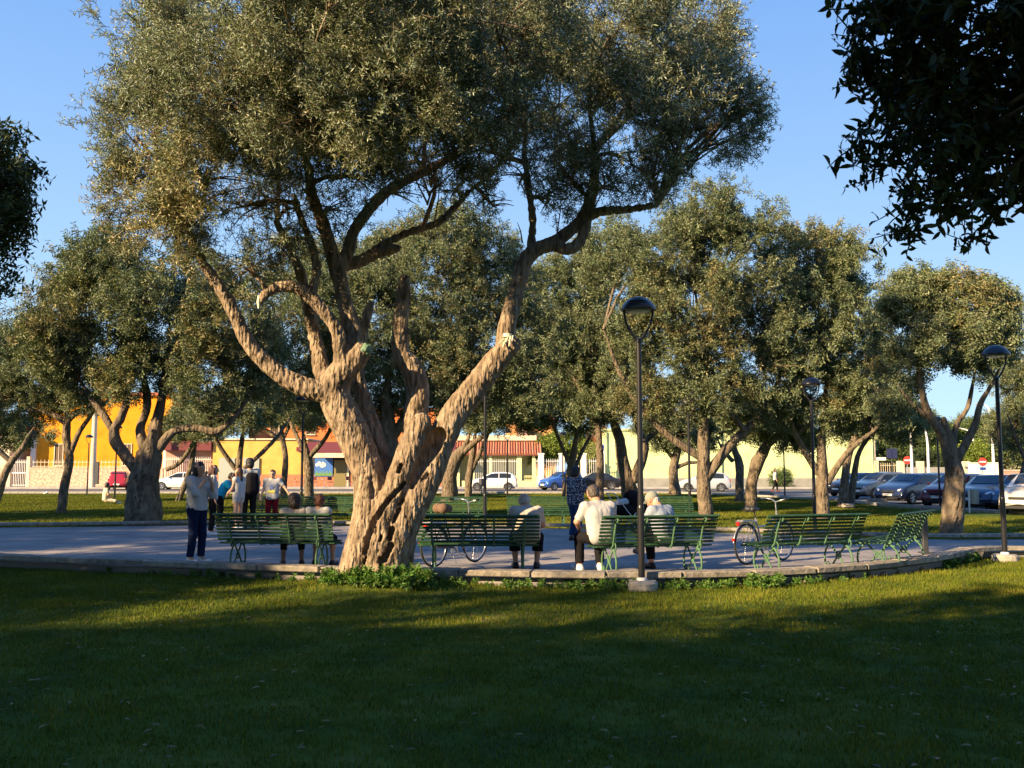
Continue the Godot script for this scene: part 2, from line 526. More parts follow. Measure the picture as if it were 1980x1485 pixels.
func main_olive() -> void:
	var d := 13.3
	var sc := d / FOCAL
	var base := Vector3(pt(728, 1110, d).x, 0.0, -d)
	var t := thing("old_olive_tree", "huge gnarled old olive with hollow fluted trunk at the plaza edge", "tree", base)
	# the living wood: every strand and limb as [px, py, radius px, z towards the camera in metres]
	var strands := [
		[[684, 1150, 40, 0.1], [690, 1095, 37, 0.12], [706, 1035, 36, 0.1], [716, 975, 35, 0.06], [712, 920, 35, 0.03], [699, 880, 35, 0], [680, 835, 37, 0], [660, 795, 36, 0], [646, 762, 33, 0], [655, 730, 30, 0.02], [675, 705, 27, 0.05], [697, 684, 22, 0.1]],
		[[732, 1150, 42, 0.2], [748, 1092, 38, 0.2], [766, 1040, 38, 0.18], [790, 990, 36, 0.15], [814, 945, 33, 0.1], [833, 905, 32, 0.05], [846, 868, 31, 0.02], [862, 832, 30, 0], [885, 792, 29, -0.05], [920, 748, 27, -0.1], [952, 706, 26, -0.1], [978, 676, 22, -0.08], [992, 664, 17, -0.05]],
		[[755, 1150, 40, -0.25], [768, 1080, 36, -0.28], [780, 1000, 33, -0.32], [792, 930, 31, -0.36], [806, 870, 32, -0.4], [803, 815, 27, -0.5], [808, 770, 25, -0.5], [805, 735, 25, -0.5], [790, 703, 23, -0.48], [775, 684, 18, -0.46], [774, 640, 17, -0.42], [779, 590, 16, -0.4], [781, 540, 12, -0.4]],
		[[728, 1070, 32, 0.24], [744, 1000, 28, 0.24], [766, 940, 26, 0.22], [784, 890, 26, 0.2], [800, 850, 26, 0.17], [815, 817, 22, 0.14]],
		[[718, 1150, 42, -0.25], [728, 1050, 42, -0.2], [735, 980, 34, -0.25], [742, 910, 22, -0.4], [728, 850, 19, -0.5], [708, 790, 18, -0.55], [690, 720, 15, -0.6], [700, 650, 12, -0.7], [715, 590, 9, -0.8]],
		[[650, 758, 24, 0.02], [618, 757, 22, 0.08], [580, 745, 21, 0.12], [545, 726, 18, 0.15], [505, 693, 16, 0.2], [475, 655, 14.5, 0.25], [455, 610, 13, 0.3], [435, 572, 12.5, 0.35], [408, 532, 11, 0.4], [380, 488, 9, 0.45], [362, 440, 7, 0.5]],
		[[640, 760, 22, -0.1], [622, 715, 19, -0.25], [612, 670, 16, -0.35], [602, 620, 14, -0.4], [592, 572, 12, -0.4], [580, 525, 10, -0.35], [560, 480, 8, -0.3], [535, 430, 7, -0.2]],
		[[662, 712, 18, 0.08], [658, 672, 15, 0.16], [652, 640, 13, 0.22], [632, 610, 12, 0.26], [608, 582, 13, 0.28], [585, 562, 13, 0.3], [555, 553, 11, 0.34], [525, 560, 9.5, 0.4], [505, 580, 8, 0.44]],
		[[600, 572, 10, 0.28], [612, 530, 9, 0.2], [605, 480, 8, 0.15], [585, 430, 7, 0.1], [570, 380, 6, 0.1]],
		[[690, 690, 24, 0.02], [682, 640, 19, -0.02], [668, 590, 17, -0.04], [658, 545, 16, -0.05], [648, 510, 17, -0.05], [636, 470, 14, -0.02], [624, 430, 13, 0], [606, 385, 11, 0.1], [598, 340, 9, 0.2], [590, 290, 8, 0.3]],
		[[655, 520, 14, -0.1], [672, 490, 14, -0.2], [682, 452, 12, -0.3], [702, 420, 12, -0.4], [735, 382, 12, -0.5], [772, 355, 11, -0.55], [820, 332, 10, -0.6], [870, 305, 9, -0.7], [920, 270, 8, -0.8]],
		[[668, 515, 12, -0.25], [700, 503, 13, -0.3], [735, 487, 12, -0.35], [768, 480, 9, -0.4]],
		[[705, 500, 9, -0.3], [745, 470, 8, -0.4], [800, 446, 8, -0.5], [845, 432, 7.5, -0.6], [875, 405, 7, -0.7], [905, 372, 5, -0.8], [950, 335, 4, -0.9], [985, 290, 3.4, -1.0]],
		[[975, 672, 19, -0.1], [978, 640, 19, -0.15], [988, 600, 18.5, -0.2], [1002, 552, 17, -0.25], [1014, 508, 17, -0.3], [1036, 483, 16, -0.3], [1070, 470, 15, -0.32], [1100, 448, 13, -0.35], [1128, 420, 13, -0.4], [1142, 385, 13, -0.4], [1150, 340, 11, -0.4], [1150, 290, 9, -0.3]],
		[[1070, 474, 12, -0.25], [1100, 482, 12, -0.2], [1122, 466, 11, -0.22], [1135, 430, 11, -0.3]],
		[[1138, 420, 10, -0.35], [1165, 408, 10, -0.3], [1215, 405, 8, -0.25], [1270, 396, 6, -0.2]],
		[[1026, 482, 9, -0.35], [1030, 425, 8, -0.5], [1022, 360, 7.5, -0.6], [1014, 300, 6, -0.6]],
	]
	var bones := []
	var ends := []
	for s in strands:
		var p := []
		var r := []
		for q in s:
			p.append(pt(q[0], q[1], d - q[3]) - base); r.append(q[2] * sc * 0.85)
		var o := smooth_line(p, r, 3)
		for i in o[0].size() - 1: bones.append([o[0][i], o[1][i], o[0][i + 1], o[1][i + 1]])
		for i in o[0].size():
			if o[1][i] < 0.115: ends.append(o[0][i])
	# spreading roots
	for q in [[655, 1146, 16, 0.15], [690, 1150, 16, 0.4], [742, 1150, 16, 0.45], [786, 1150, 16, 0.2], [668, 1150, 16, -0.3], [778, 1150, 18, -0.4]]:
		bones.append([pt(724, 1080, d) - base, 0.2, pt(q[0], q[1], d - q[3]) - base, q[2] * sc])
	# hollows and rot holes
	var holes := []
	for q in [[758, 1024, 8, 753, 1040], [742, 1082, 9, 756, 1055], [743, 980, 5.5, 732, 1000], [738, 1036, 3.5, 735, 1046], [772, 985, 5, 762, 1008], [704, 1090, 4, 708, 1076], [740, 1104, 6, 736, 1080], [728, 1018, 3.5, 726, 1030], [778, 968, 5, 772, 976],
			[706, 1068, 7, 712, 1040], [712, 1040, 8, 726, 1002], [726, 1002, 7, 752, 966], [752, 966, 6, 782, 935], [720, 960, 8, 718, 925], [826, 918, 5, 818, 928], [690, 872, 5, 686, 862], [672, 842, 5, 676, 850], [664, 800, 5, 668, 812], [705, 905, 5, 706, 915], [744, 935, 6, 740, 915], [772, 912, 5, 776, 900]]:
		var steps := maxi(2, int(Vector2(q[3] - q[0], q[4] - q[1]).length() / (q[2] * 0.9)) + 1)
		for k in steps:
			var u := float(k) / (steps - 1)
			var hx := lerpf(q[0], q[3], u); var hy := lerpf(q[1], q[4], u)
			holes.append([pt(hx, hy, d - 0.26) - base, q[2] * sc * 0.8, pt(hx, hy, d - 0.75) - base, q[2] * sc * 1.05])
	# the big open hollow at the foot of the right limb, and the slot between the strands
	var hollow := [[848, 842, 19, 0.0], [838, 862, 20, 0.02], [824, 886, 16, 0.06], [808, 915, 11, 0.1], [792, 948, 7, 0.18]]
	for i in hollow.size() - 1:
		for k in 4:
			var q: Array = []
			for e in 4: q.append(lerpf(hollow[i][e], hollow[i + 1][e], k / 4.0))
			holes.append([pt(q[0], q[1], d - q[3] - 0.1) - base, q[2] * sc * 0.85, pt(q[0], q[1], d - 0.8) - base, q[2] * sc])
	for q in [[742, 905, 9, 0.1], [745, 896, 10, 0.07], [746, 888, 11, 0.05], [738, 925, 7, 0.16], [740, 915, 8, 0.13]]:
		holes.append([pt(q[0], q[1], d - q[3]) - base, q[2] * sc, pt(q[0], q[1], d - 0.8) - base, q[2] * sc])
	holes.append([pt(612, 768, d - 0.3) - base, 14 * sc, pt(634, 782, d - 0.22) - base, 6 * sc])
	var mb := MB.new()
	var nz := FastNoiseLite.new()
	nz.seed = 11
	nz.frequency = 1.0
	nz.fractal_octaves = 3
	nz.fractal_gain = 0.6
	sdf(mb, bones, 0.0175, 0.04, holes, 0.023, nz, Vector3(16.0, 2.9, 16.0))
	var trunk := made(t, "trunk", mb, M["bark_main"])
	trunk.set_meta("label", "pale twisted trunk with rot holes")
	# sealed pruning cuts
	mb = MB.new()
	sdf(mb, [[pt(703, 680, d - 0.12) - base, 0.1, pt(708, 676, d - 0.16) - base, 0.085]], 0.016, 0.02, [], 0.03, bumps, Vector3(240, 240, 240))
	var seal := made(t, "sealed_cut", mb, M["seal_green"])
	seal.set_meta("label", "green sealing paint on a pruning cut")
	mb = MB.new()
	for k in 5:
		var a := pt(976 + k * 4, 646 + absf(k - 3) * 3, d + 0.02 - 0.005 * k) - base
		var b := pt(966 + k * 6, 664 + (k % 2) * 9 - k, d - 0.16) - base
		mb.tube([a, a.lerp(b, 0.5) + Vector3(0, 0, 0.03), b], [0.014, 0.012, 0.007], 5)
	mb.lathe([Vector2(0.0, 0.0), Vector2(0.07, 0.0), Vector2(0.065, 0.05), Vector2(0, 0.06)], pt(981, 652, d + 0.0) - base, 9)
	seal = made(t, "paint_drip", mb, M["seal_cream"])
	seal.set_meta("label", "cream sealing paint dripping from a pruning cut")
	mb = MB.new()
	mb.tube([pt(501, 572, d - 0.46) - base, pt(500, 585, d - 0.47) - base, pt(500, 596, d - 0.46) - base], [0.02, 0.028, 0.012], 6)
	made(t, "paint_drip", mb, M["seal_cream"])
	# crown
	var lobes := []
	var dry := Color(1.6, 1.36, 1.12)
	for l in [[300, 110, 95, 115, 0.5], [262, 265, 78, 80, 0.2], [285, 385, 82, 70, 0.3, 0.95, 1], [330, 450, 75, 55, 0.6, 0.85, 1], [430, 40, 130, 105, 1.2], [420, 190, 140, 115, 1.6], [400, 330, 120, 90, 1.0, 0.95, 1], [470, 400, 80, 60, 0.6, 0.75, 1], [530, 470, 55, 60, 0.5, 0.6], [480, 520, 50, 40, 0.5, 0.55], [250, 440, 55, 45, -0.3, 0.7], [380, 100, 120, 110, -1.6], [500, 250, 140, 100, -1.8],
			[590, 60, 140, 110, 2.0], [600, 215, 130, 95, 2.2], [680, 290, 90, 45, 1.0, 0.8], [590, 300, 80, 45, 0.6, 0.7], [650, 120, 150, 130, -1.4], [740, 40, 140, 110, 1.6], [760, 190, 125, 90, 2.4], [800, 290, 100, 45, -0.6, 0.8], [860, 90, 150, 120, 0.4], [880, 220, 115, 85, 1.9], [930, 290, 80, 40, 0.5, 0.7], [960, 60, 140, 110, 2.2], [1000, 170, 110, 80, -1.6], [1060, 60, 140, 110, -1.0], [1090, 200, 120, 90, -1.5], [1010, 340, 60, 40, -0.8, 0.6],
			[1110, 290, 110, 60, -0.8, 0.9], [1180, 70, 130, 110, 1.3], [1250, 190, 95, 110, 1.6], [1200, 300, 70, 55, -0.6, 0.8], [1310, 90, 105, 100, 0.3], [1340, 200, 100, 80, 0.6], [1400, 235, 80, 62, 0.2], [1440, 205, 52, 45, 0.0], [1340, 290, 80, 42, -0.5, 0.8], [1260, 340, 60, 40, 0.2, 0.7], [1350, 60, 70, 70, -0.8],
			[640, 400, 70, 45, -0.2, 0.32], [750, 372, 90, 38, -0.6, 0.4], [880, 365, 80, 38, -0.8, 0.45], [955, 400, 55, 42, -0.9, 0.35], [1065, 385, 60, 45, -0.7, 0.32], [560, 400, 60, 60, -0.2, 0.4], [700, 340, 90, 36, 0.4, 0.5], [1100, 340, 80, 40, 0.2, 0.6], [1170, 360, 70, 40, -0.2, 0.5], [840, 330, 80, 34, 0.8, 0.6],
			[620, -50, 160, 60, -0.6], [960, -50, 160, 60, -0.5], [700, -20, 150, 100, -2.6], [950, 0, 160, 110, -2.8], [640, 0, 150, 100, 3.0], [900, 10, 150, 90, 3.0]]:
		var c := pt(l[0], l[1], d - l[4])
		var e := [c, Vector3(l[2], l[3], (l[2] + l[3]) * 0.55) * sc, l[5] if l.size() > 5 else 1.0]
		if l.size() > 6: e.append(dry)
		lobes.append(e)
	mb = MB.new()
	for l in lobes:
		var c: Vector3 = l[0] - base
		var near: Vector3 = ends[0]
		for q in ends:
			if q.distance_to(c) < near.distance_to(c): near = q
		bend_tube(mb, near, c, 0.042, 0.02, 0.06, 7)
		for k in 8:
			var e: Vector3 = c + dir3() * l[1] * rng.randf_range(0.6, 0.95)
			bend_tube(mb, near.lerp(c, rng.randf_range(0.35, 1.0)), e, 0.017, 0.005, 0.07, 5)
	# bare hanging twigs in the open part of the crown
	for q in [[1010, 470, 1000, 430], [1075, 462, 1085, 380], [690, 480, 640, 420], [840, 430, 850, 350], [640, 470, 580, 440], [1150, 400, 1190, 350], [560, 480, 490, 430], [600, 390, 540, 330], [615, 430, 690, 370], [540, 430, 500, 330], [365, 440, 300, 380], [380, 480, 330, 430], [1020, 380, 990, 330]]:
		bend_tube(mb, pt(q[0], q[1], d + 0.35) - base, pt(q[2], q[3], d + 0.2) - base, 0.013, 0.004, 0.1, 5)
	made(t, "branches", mb, M["bark_main"])
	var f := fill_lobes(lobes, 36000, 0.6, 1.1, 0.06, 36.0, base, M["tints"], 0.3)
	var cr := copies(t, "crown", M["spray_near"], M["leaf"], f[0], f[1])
	cr.set_meta("label", "silvery olive foliage, drier and browner on one side")
	cr.set_meta("kind", "stuff")

# ---------------------------------------------------------------- benches
func arc_pts(c: Vector2, r0: float, r1: float, a0: float, a1: float, n: int) -> Array:
	var o := []
	for i in n + 1:
		var t := float(i) / n
		var a := lerpf(a0, a1, t)
		o.append(c + Vector2(cos(a), sin(a)) * lerpf(r0, r1, t))
	return o
func bar_line(mb: MB, pts: Array, x: float, r: float) -> void:
	# pts are Vector2(z, y); a flat cast bar, wider across than thick
	var p := []
	var rr := []
	for q in pts:
		p.append(Vector3(x, q.y, q.x)); rr.append(r)
	mb.tube(p, rr, 6)
func build_bench(called: String, label: String, at: Vector3, yaw: float, group: String) -> Node3D:
	var t := thing(called, label, "bench", at, yaw, group)
	var slat := MB.new()
	slat.box(Vector3.ZERO, Vector3(1.86, 0.02, 0.036), Basis.IDENTITY, 0.005)
	var sm := slat.mesh()
	var prof := []
	for i in 7: prof.append([0.235 - i * 0.066, 0.405 + 0.018 * cos(i * 0.9) - (0.012 if i == 6 else 0.0), 0.0])
	prof.append([0.288, 0.378, 1.0])
	for i in 7:
		var u := i / 6.0
		prof.append([-0.232 - 0.13 * u - 0.02 * u * u, 0.468 + 0.318 * u, PI / 2 - 0.38])
	prof.append([-0.402, 0.835, PI / 2 + 0.15])
	prof.append([-0.44, 0.868, 0.15])
	prof.append([-0.49, 0.862, -0.35])
	var k := 0
	for q in prof:
		var o := part(t, "slat", sm, M["bench_wood"] if k % 3 else M["bench_wood_pale"], Vector3(0, q[1], q[0]))
		o.rotation.x = q[2]
		k += 1
	for x in [-0.7, -0.24, 0.24, 0.7]:
		var mb := MB.new()
		var pr := [Vector2(0.30, 0.345), Vector2(0.27, 0.375), Vector2(0.1, 0.388), Vector2(-0.1, 0.386), Vector2(-0.21, 0.39), Vector2(-0.262, 0.44), Vector2(-0.322, 0.6), Vector2(-0.398, 0.78), Vector2(-0.42, 0.82)]
		pr += arc_pts(Vector2(-0.45, 0.818), 0.036, 0.036, 0.6, TAU * 0.86, 9)
		bar_line(mb, pr, x, 0.016)
		made(t, "rib", mb, M["bench_iron"])
	for x in [-0.68, 0.68]:
		for side in [1.0, -1.0]:
			var mb := MB.new()
			if side > 0:
				bar_line(mb, arc_pts(Vector2(0.05, 0.16), 0.24, 0.27, 1.25, -0.62, 9) + arc_pts(Vector2(0.245, 0.045), 0.045, 0.03, -1.2, -4.4, 6), x, 0.016)
				bar_line(mb, [Vector2(0.16, 0.385), Vector2(0.06, 0.28), Vector2(-0.06, 0.17), Vector2(-0.17, 0.05), Vector2(-0.2, 0.0)], x + 0.012, 0.015)
			else:
				bar_line(mb, arc_pts(Vector2(-0.09, 0.17), 0.22, 0.26, 1.9, 3.75, 9) + arc_pts(Vector2(-0.27, 0.042), 0.042, 0.028, 4.3, 7.4, 6), x, 0.016)
				bar_line(mb, [Vector2(-0.2, 0.385), Vector2(-0.1, 0.29), Vector2(0.03, 0.17), Vector2(0.13, 0.05), Vector2(0.16, 0.0)], x - 0.012, 0.015)
			made(t, "leg", mb, M["bench_iron"])
		var lp := MB.new()
		bar_line(lp, arc_pts(Vector2(-0.265, 0.405), 0.058, 0.058, 0.0, TAU, 14), x, 0.011)
		bar_line(lp, arc_pts(Vector2(-0.02, 0.2), 0.055, 0.055, 0.0, TAU, 12), x, 0.01)
		made(t, "scroll", lp, M["bench_iron"])
	return t

# ---------------------------------------------------------------- lamps
func build_lamp(label: String, at: Vector3, h: float, foot: bool, yaw := 0.0) -> Node3D:
	var t := thing("park_lamp", label, "street lamp", at, yaw, "dark park lamps with domed heads")
	var b0 := 0.0
	if foot:
		var f := MB.new()
		f.lathe([Vector2(0.0, -0.06), Vector2(0.235, -0.06), Vector2(0.225, 0.1), Vector2(0.2, 0.13), Vector2(0.0, 0.135)], Vector3.ZERO, 14)
		made(t, "concrete_foot", f, M["kerb"])
		var cl := MB.new()
		cl.lathe([Vector2(0.062, 0.13), Vector2(0.075, 0.135), Vector2(0.07, 0.165), Vector2(0.045, 0.175)], Vector3.ZERO, 14)
		made(t, "collar", cl, M["white_paint"])
		b0 = 0.13
	var mb := MB.new()
	var top := h - 0.6
	mb.lathe([Vector2(0.0, b0 - 0.02), Vector2(0.047, b0 - 0.02), Vector2(0.047, b0 + 1.0), Vector2(0.041, b0 + 1.03), Vector2(0.036, top - 0.06), Vector2(0.042, top - 0.05), Vector2(0.042, top), Vector2(0.0, top + 0.02)], Vector3.ZERO, 14)
	made(t, "pole", mb, M["lamp_metal"])
	for s in [-1.0, 1.0]:
		mb = MB.new()
		var o := smooth_line([Vector3(0.02 * s, top - 0.03, 0), Vector3(0.09 * s, top + 0.07, 0), Vector3(0.165 * s, top + 0.2, 0), Vector3(0.2 * s, top + 0.34, 0), Vector3(0.208 * s, top + 0.44, 0)], [0.02, 0.018, 0.016, 0.017, 0.019], 3)
		mb.tube(o[0], o[1], 8)
		made(t, "arm", mb, M["lamp_metal"])
	mb = MB.new()
	mb.lathe([Vector2(0.0, top + 0.395), Vector2(0.235, top + 0.395), Vector2(0.25, top + 0.41), Vector2(0.248, top + 0.435), Vector2(0.225, top + 0.475), Vector2(0.18, top + 0.53), Vector2(0.12, top + 0.575), Vector2(0.06, top + 0.595), Vector2(0.0, top + 0.6)], Vector3.ZERO, 22)
	made(t, "lamp_head", mb, M["lamp_metal"])
	mb = MB.new()
	mb.lathe([Vector2(0.0, top + 0.375), Vector2(0.15, top + 0.38), Vector2(0.16, top + 0.394)], Vector3.ZERO, 18)
	made(t, "diffuser", mb, M["lamp_glass"])
	return t

# ---------------------------------------------------------------- bicycles
func build_bicycle(label: String, at: Vector3, yaw: float, frame_mat: String, basket: bool) -> Node3D:
	var t := thing("bicycle", label, "bicycle", at, yaw, "bicycles parked by the benches")
	for x in [-0.53, 0.53]:
		var w := Node3D.new()
		w.name = numbered("wheel", t)
		t.add_child(w)
		w.position = Vector3(x, 0.335, 0)
		var mb := MB.new()
		var p := []
		var r := []
		for i in 33:
			var a := TAU * i / 32.0
			p.append(Vector3(cos(a) * 0.318, sin(a) * 0.318, 0)); r.append(0.018)
		mb.tube(p, r, 7, false)
		made(w, "tyre", mb, M["rubber"])
		mb = MB.new()
		p = []
		r = []
		for i in 33:
			var a := TAU * i / 32.0
			p.append(Vector3(cos(a) * 0.297, sin(a) * 0.297, 0)); r.append(0.011)
		mb.tube(p, r, 6, false)
		for i in 14:
			var a := TAU * i / 14.0
			mb.tube([Vector3(cos(a + 0.25) * 0.025, sin(a + 0.25) * 0.025, 0.02 if i % 2 else -0.02), Vector3(cos(a) * 0.295, sin(a) * 0.295, 0)], [0.0022, 0.0022], 3, false)
		mb.lathe([Vector2(0.0, -0.045), Vector2(0.024, -0.04), Vector2(0.024, 0.04), Vector2(0.0, 0.045)], Vector3.ZERO, 8, Basis(Vector3.RIGHT, PI / 2))
		made(w, "rim", mb, M["chrome"])
		mb = MB.new()
		p = []
		r = []
		for i in 17:
			var a := lerpf(0.35 if x > 0 else 0.1, PI - 0.1 if x < 0 else PI - 0.5, i / 16.0)
			p.append(Vector3(x + cos(a) * 0.35, 0.335 + sin(a) * 0.35, 0)); r.append(0.013)
		mb.tube(p, r, 5)
		made(t, "mudguard", mb, M[frame_mat])
	var bb := Vector3(-0.08, 0.29, 0); var seat := Vector3(-0.26, 0.76, 0); var headt := Vector3(0.36, 0.84, 0); var headb := Vector3(0.4, 0.66, 0)
	var f := MB.new()
	f.tube([bb, seat], [0.016, 0.014], 8)
	f.tube([bb, headb], [0.019, 0.018], 8)
	f.tube([Vector3(-0.2, 0.6, 0), Vector3(0.1, 0.62, 0), headt - Vector3(-0.01, 0.06, 0)], [0.015, 0.015, 0.015], 8)
	f.tube([headb - Vector3(-0.01, 0.03, 0), headt], [0.021, 0.02], 8)
	for s in [-1.0, 1.0]:
		f.tube([bb, Vector3(-0.53, 0.335, 0.05 * s)], [0.011, 0.009], 6)
		f.tube([Vector3(-0.25, 0.72, 0.02 * s), Vector3(-0.53, 0.335, 0.05 * s)], [0.01, 0.008], 6)
		f.tube([headb, headb + Vector3(0.03, -0.08, 0.05 * s), Vector3(0.53, 0.335, 0.05 * s)], [0.016, 0.013, 0.01], 6)
	made(t, "frame", f, M[frame_mat])
	f = MB.new()
	f.tube([headt, headt + Vector3(-0.02, 0.16, 0)], [0.014, 0.013], 6)
	for s in [-1.0, 1.0]:
		var o := smooth_line([headt + Vector3(-0.02, 0.16, 0), headt + Vector3(0.04, 0.2, 0.1 * s), headt + Vector3(0.02, 0.22, 0.22 * s), headt + Vector3(-0.14, 0.22, 0.28 * s)], [0.012, 0.011, 0.011, 0.012], 3)
		f.tube(o[0], o[1], 6)
	made(t, "handlebar", f, M["chrome"])
	f = MB.new()
	for s in [-1.0, 1.0]: f.tube([headt + Vector3(-0.08, 0.22, 0.265 * s), headt + Vector3(-0.18, 0.218, 0.288 * s)], [0.017, 0.017], 8)
	made(t, "grip", f, M["rubber"])
	f = MB.new()
	sdf(f, [[Vector3(-0.4, 0.9, 0.05), 0.055, Vector3(-0.26, 0.9, 0.02), 0.03], [Vector3(-0.4, 0.9, -0.05), 0.055, Vector3(-0.26, 0.9, -0.02), 0.03], [Vector3(-0.28, 0.9, 0), 0.035, Vector3(-0.14, 0.9, 0), 0.022]] if not basket else [[Vector3(-0.38, 0.93, 0.06), 0.085, Vector3(-0.2, 0.92, 0.03), 0.06], [Vector3(-0.38, 0.93, -0.06), 0.085, Vector3(-0.2, 0.92, -0.03), 0.06]], 0.02, 0.03)
	f.tube([seat, Vector3(-0.3, 0.87, 0)], [0.012, 0.012], 6)
	var sad := made(t, "saddle", f, M["saddle_brown"] if basket else M["saddle_black"])
	if basket: sad.set_meta("label", "padded brown saddle cover")
	f = MB.new()
	for s in [-0.06, 0.0, 0.06]: f.tube([Vector3(-0.3, 0.7, s), Vector3(-0.72, 0.71, s)], [0.007, 0.007], 5)
	f.tube([Vector3(-0.72, 0.71, -0.07), Vector3(-0.72, 0.71, 0.07)], [0.007, 0.007], 5)
	for s in [-0.06, 0.06]: f.tube([Vector3(-0.6, 0.71, s), Vector3(-0.53, 0.335, s)], [0.006, 0.006], 5)
	f.box(Vector3(-0.52, 0.722, 0), Vector3(0.34, 0.014, 0.12))
	made(t, "rear_rack", f, M["chrome"])
	f = MB.new()
	f.box(Vector3(-0.75, 0.67, 0), Vector3(0.04, 0.06, 0.07), Basis.IDENTITY, 0.012)
	made(t, "tail_light", f, M["red_plastic"])
	f = MB.new()
	f.box(Vector3(-0.885, 0.42, 0), Vector3(0.025, 0.05, 0.05), Basis.IDENTITY, 0.008)
	made(t, "reflector", f, M["red_plastic"])
	f = MB.new()
	f.lathe([Vector2(0.0, -0.012), Vector2(0.085, -0.012), Vector2(0.085, 0.012), Vector2(0.0, 0.012)], bb + Vector3(0, 0, 0.04), 18, Basis(Vector3.RIGHT, PI / 2))
	f.tube([bb + Vector3(0, 0, 0.06), bb + Vector3(0.12, -0.12, 0.07)], [0.011, 0.01], 6)
	f.tube([bb + Vector3(0, 0, -0.06), bb + Vector3(-0.12, 0.12, -0.07)], [0.011, 0.01], 6)
	f.box(bb + Vector3(0.12, -0.12, 0.12), Vector3(0.09, 0.02, 0.09), Basis.IDENTITY, 0.006)
	f.box(bb + Vector3(-0.12, 0.12, -0.12), Vector3(0.09, 0.02, 0.09), Basis.IDENTITY, 0.006)
	made(t, "crank", f, M["chrome"])
	f = MB.new()
	f.box(Vector3(-0.31, 0.33, 0.05), Vector3(0.44, 0.08, 0.022), Basis(Vector3(0, 0, 1), -0.08), 0.01)
	made(t, "chain_guard", f, M[frame_mat])
	f = MB.new()
	f.tube([Vector3(-0.2, 0.28, 0.05), Vector3(-0.16, 0.02, 0.17)], [0.009, 0.009], 6)
	made(t, "kickstand", f, M["chrome"])
	return t

# ---------------------------------------------------------------- people
func side_of(j: Dictionary) -> Vector3:
	return (j.shoL - j.shoR).normalized()
func standing() -> Dictionary:
	return {pel = Vector3(0, 0.96, 0), che = Vector3(0, 1.27, 0), nck = Vector3(0, 1.48, -0.01), hed = Vector3(0, 1.625, 0.025), fwd = Vector3(0, 0, 1),
		shoL = Vector3(0.185, 1.425, 0), shoR = Vector3(-0.185, 1.425, 0), elbL = Vector3(0.24, 1.14, -0.02), elbR = Vector3(-0.24, 1.14, -0.02), wriL = Vector3(0.25, 0.9, 0.06), wriR = Vector3(-0.25, 0.9, 0.06), hanL = Vector3(0.02, -1, 0.2), hanR = Vector3(-0.02, -1, 0.2),
		hipL = Vector3(0.095, 0.92, 0), hipR = Vector3(-0.095, 0.92, 0), kneL = Vector3(0.105, 0.5, 0.02), kneR = Vector3(-0.105, 0.5, 0.02), ankL = Vector3(0.11, 0.085, -0.03), ankR = Vector3(-0.11, 0.085, -0.03), toeL = Vector3(0.14, 0.035, 0.15), toeR = Vector3(-0.14, 0.035, 0.15)}
func sitting() -> Dictionary:
	return {pel = Vector3(0, 0.545, 0), che = Vector3(0, 0.83, 0.1), nck = Vector3(0, 0.99, 0.2), hed = Vector3(0, 1.07, 0.29), fwd = Vector3(0, -0.35, 0.94),
		shoL = Vector3(0.185, 0.915, 0.15), shoR = Vector3(-0.185, 0.915, 0.15), elbL = Vector3(0.26, 0.7, 0.24), elbR = Vector3(-0.26, 0.7, 0.24), wriL = Vector3(0.16, 0.62, 0.44), wriR = Vector3(-0.16, 0.62, 0.44), hanL = Vector3(-0.5, -0.5, 0.7), hanR = Vector3(0.5, -0.5, 0.7),
		hipL = Vector3(0.1, 0.53, 0.03), hipR = Vector3(-0.1, 0.53, 0.03), kneL = Vector3(0.16, 0.5, 0.44), kneR = Vector3(-0.16, 0.5, 0.44), ankL = Vector3(0.17, 0.085, 0.4), ankR = Vector3(-0.17, 0.085, 0.4), toeL = Vector3(0.2, 0.035, 0.58), toeR = Vector3(-0.2, 0.035, 0.58)}
func cloth(c: Color, s := 0) -> StandardMaterial3D:
	var m := mat(c, 0.95)
	m.metallic_specular = 0.15
	m.normal_enabled = true
	m.normal_texture = M["cloth_bump"]
	m.uv1_triplanar = true
	m.uv1_scale = Vector3(3, 3, 3)
	return m
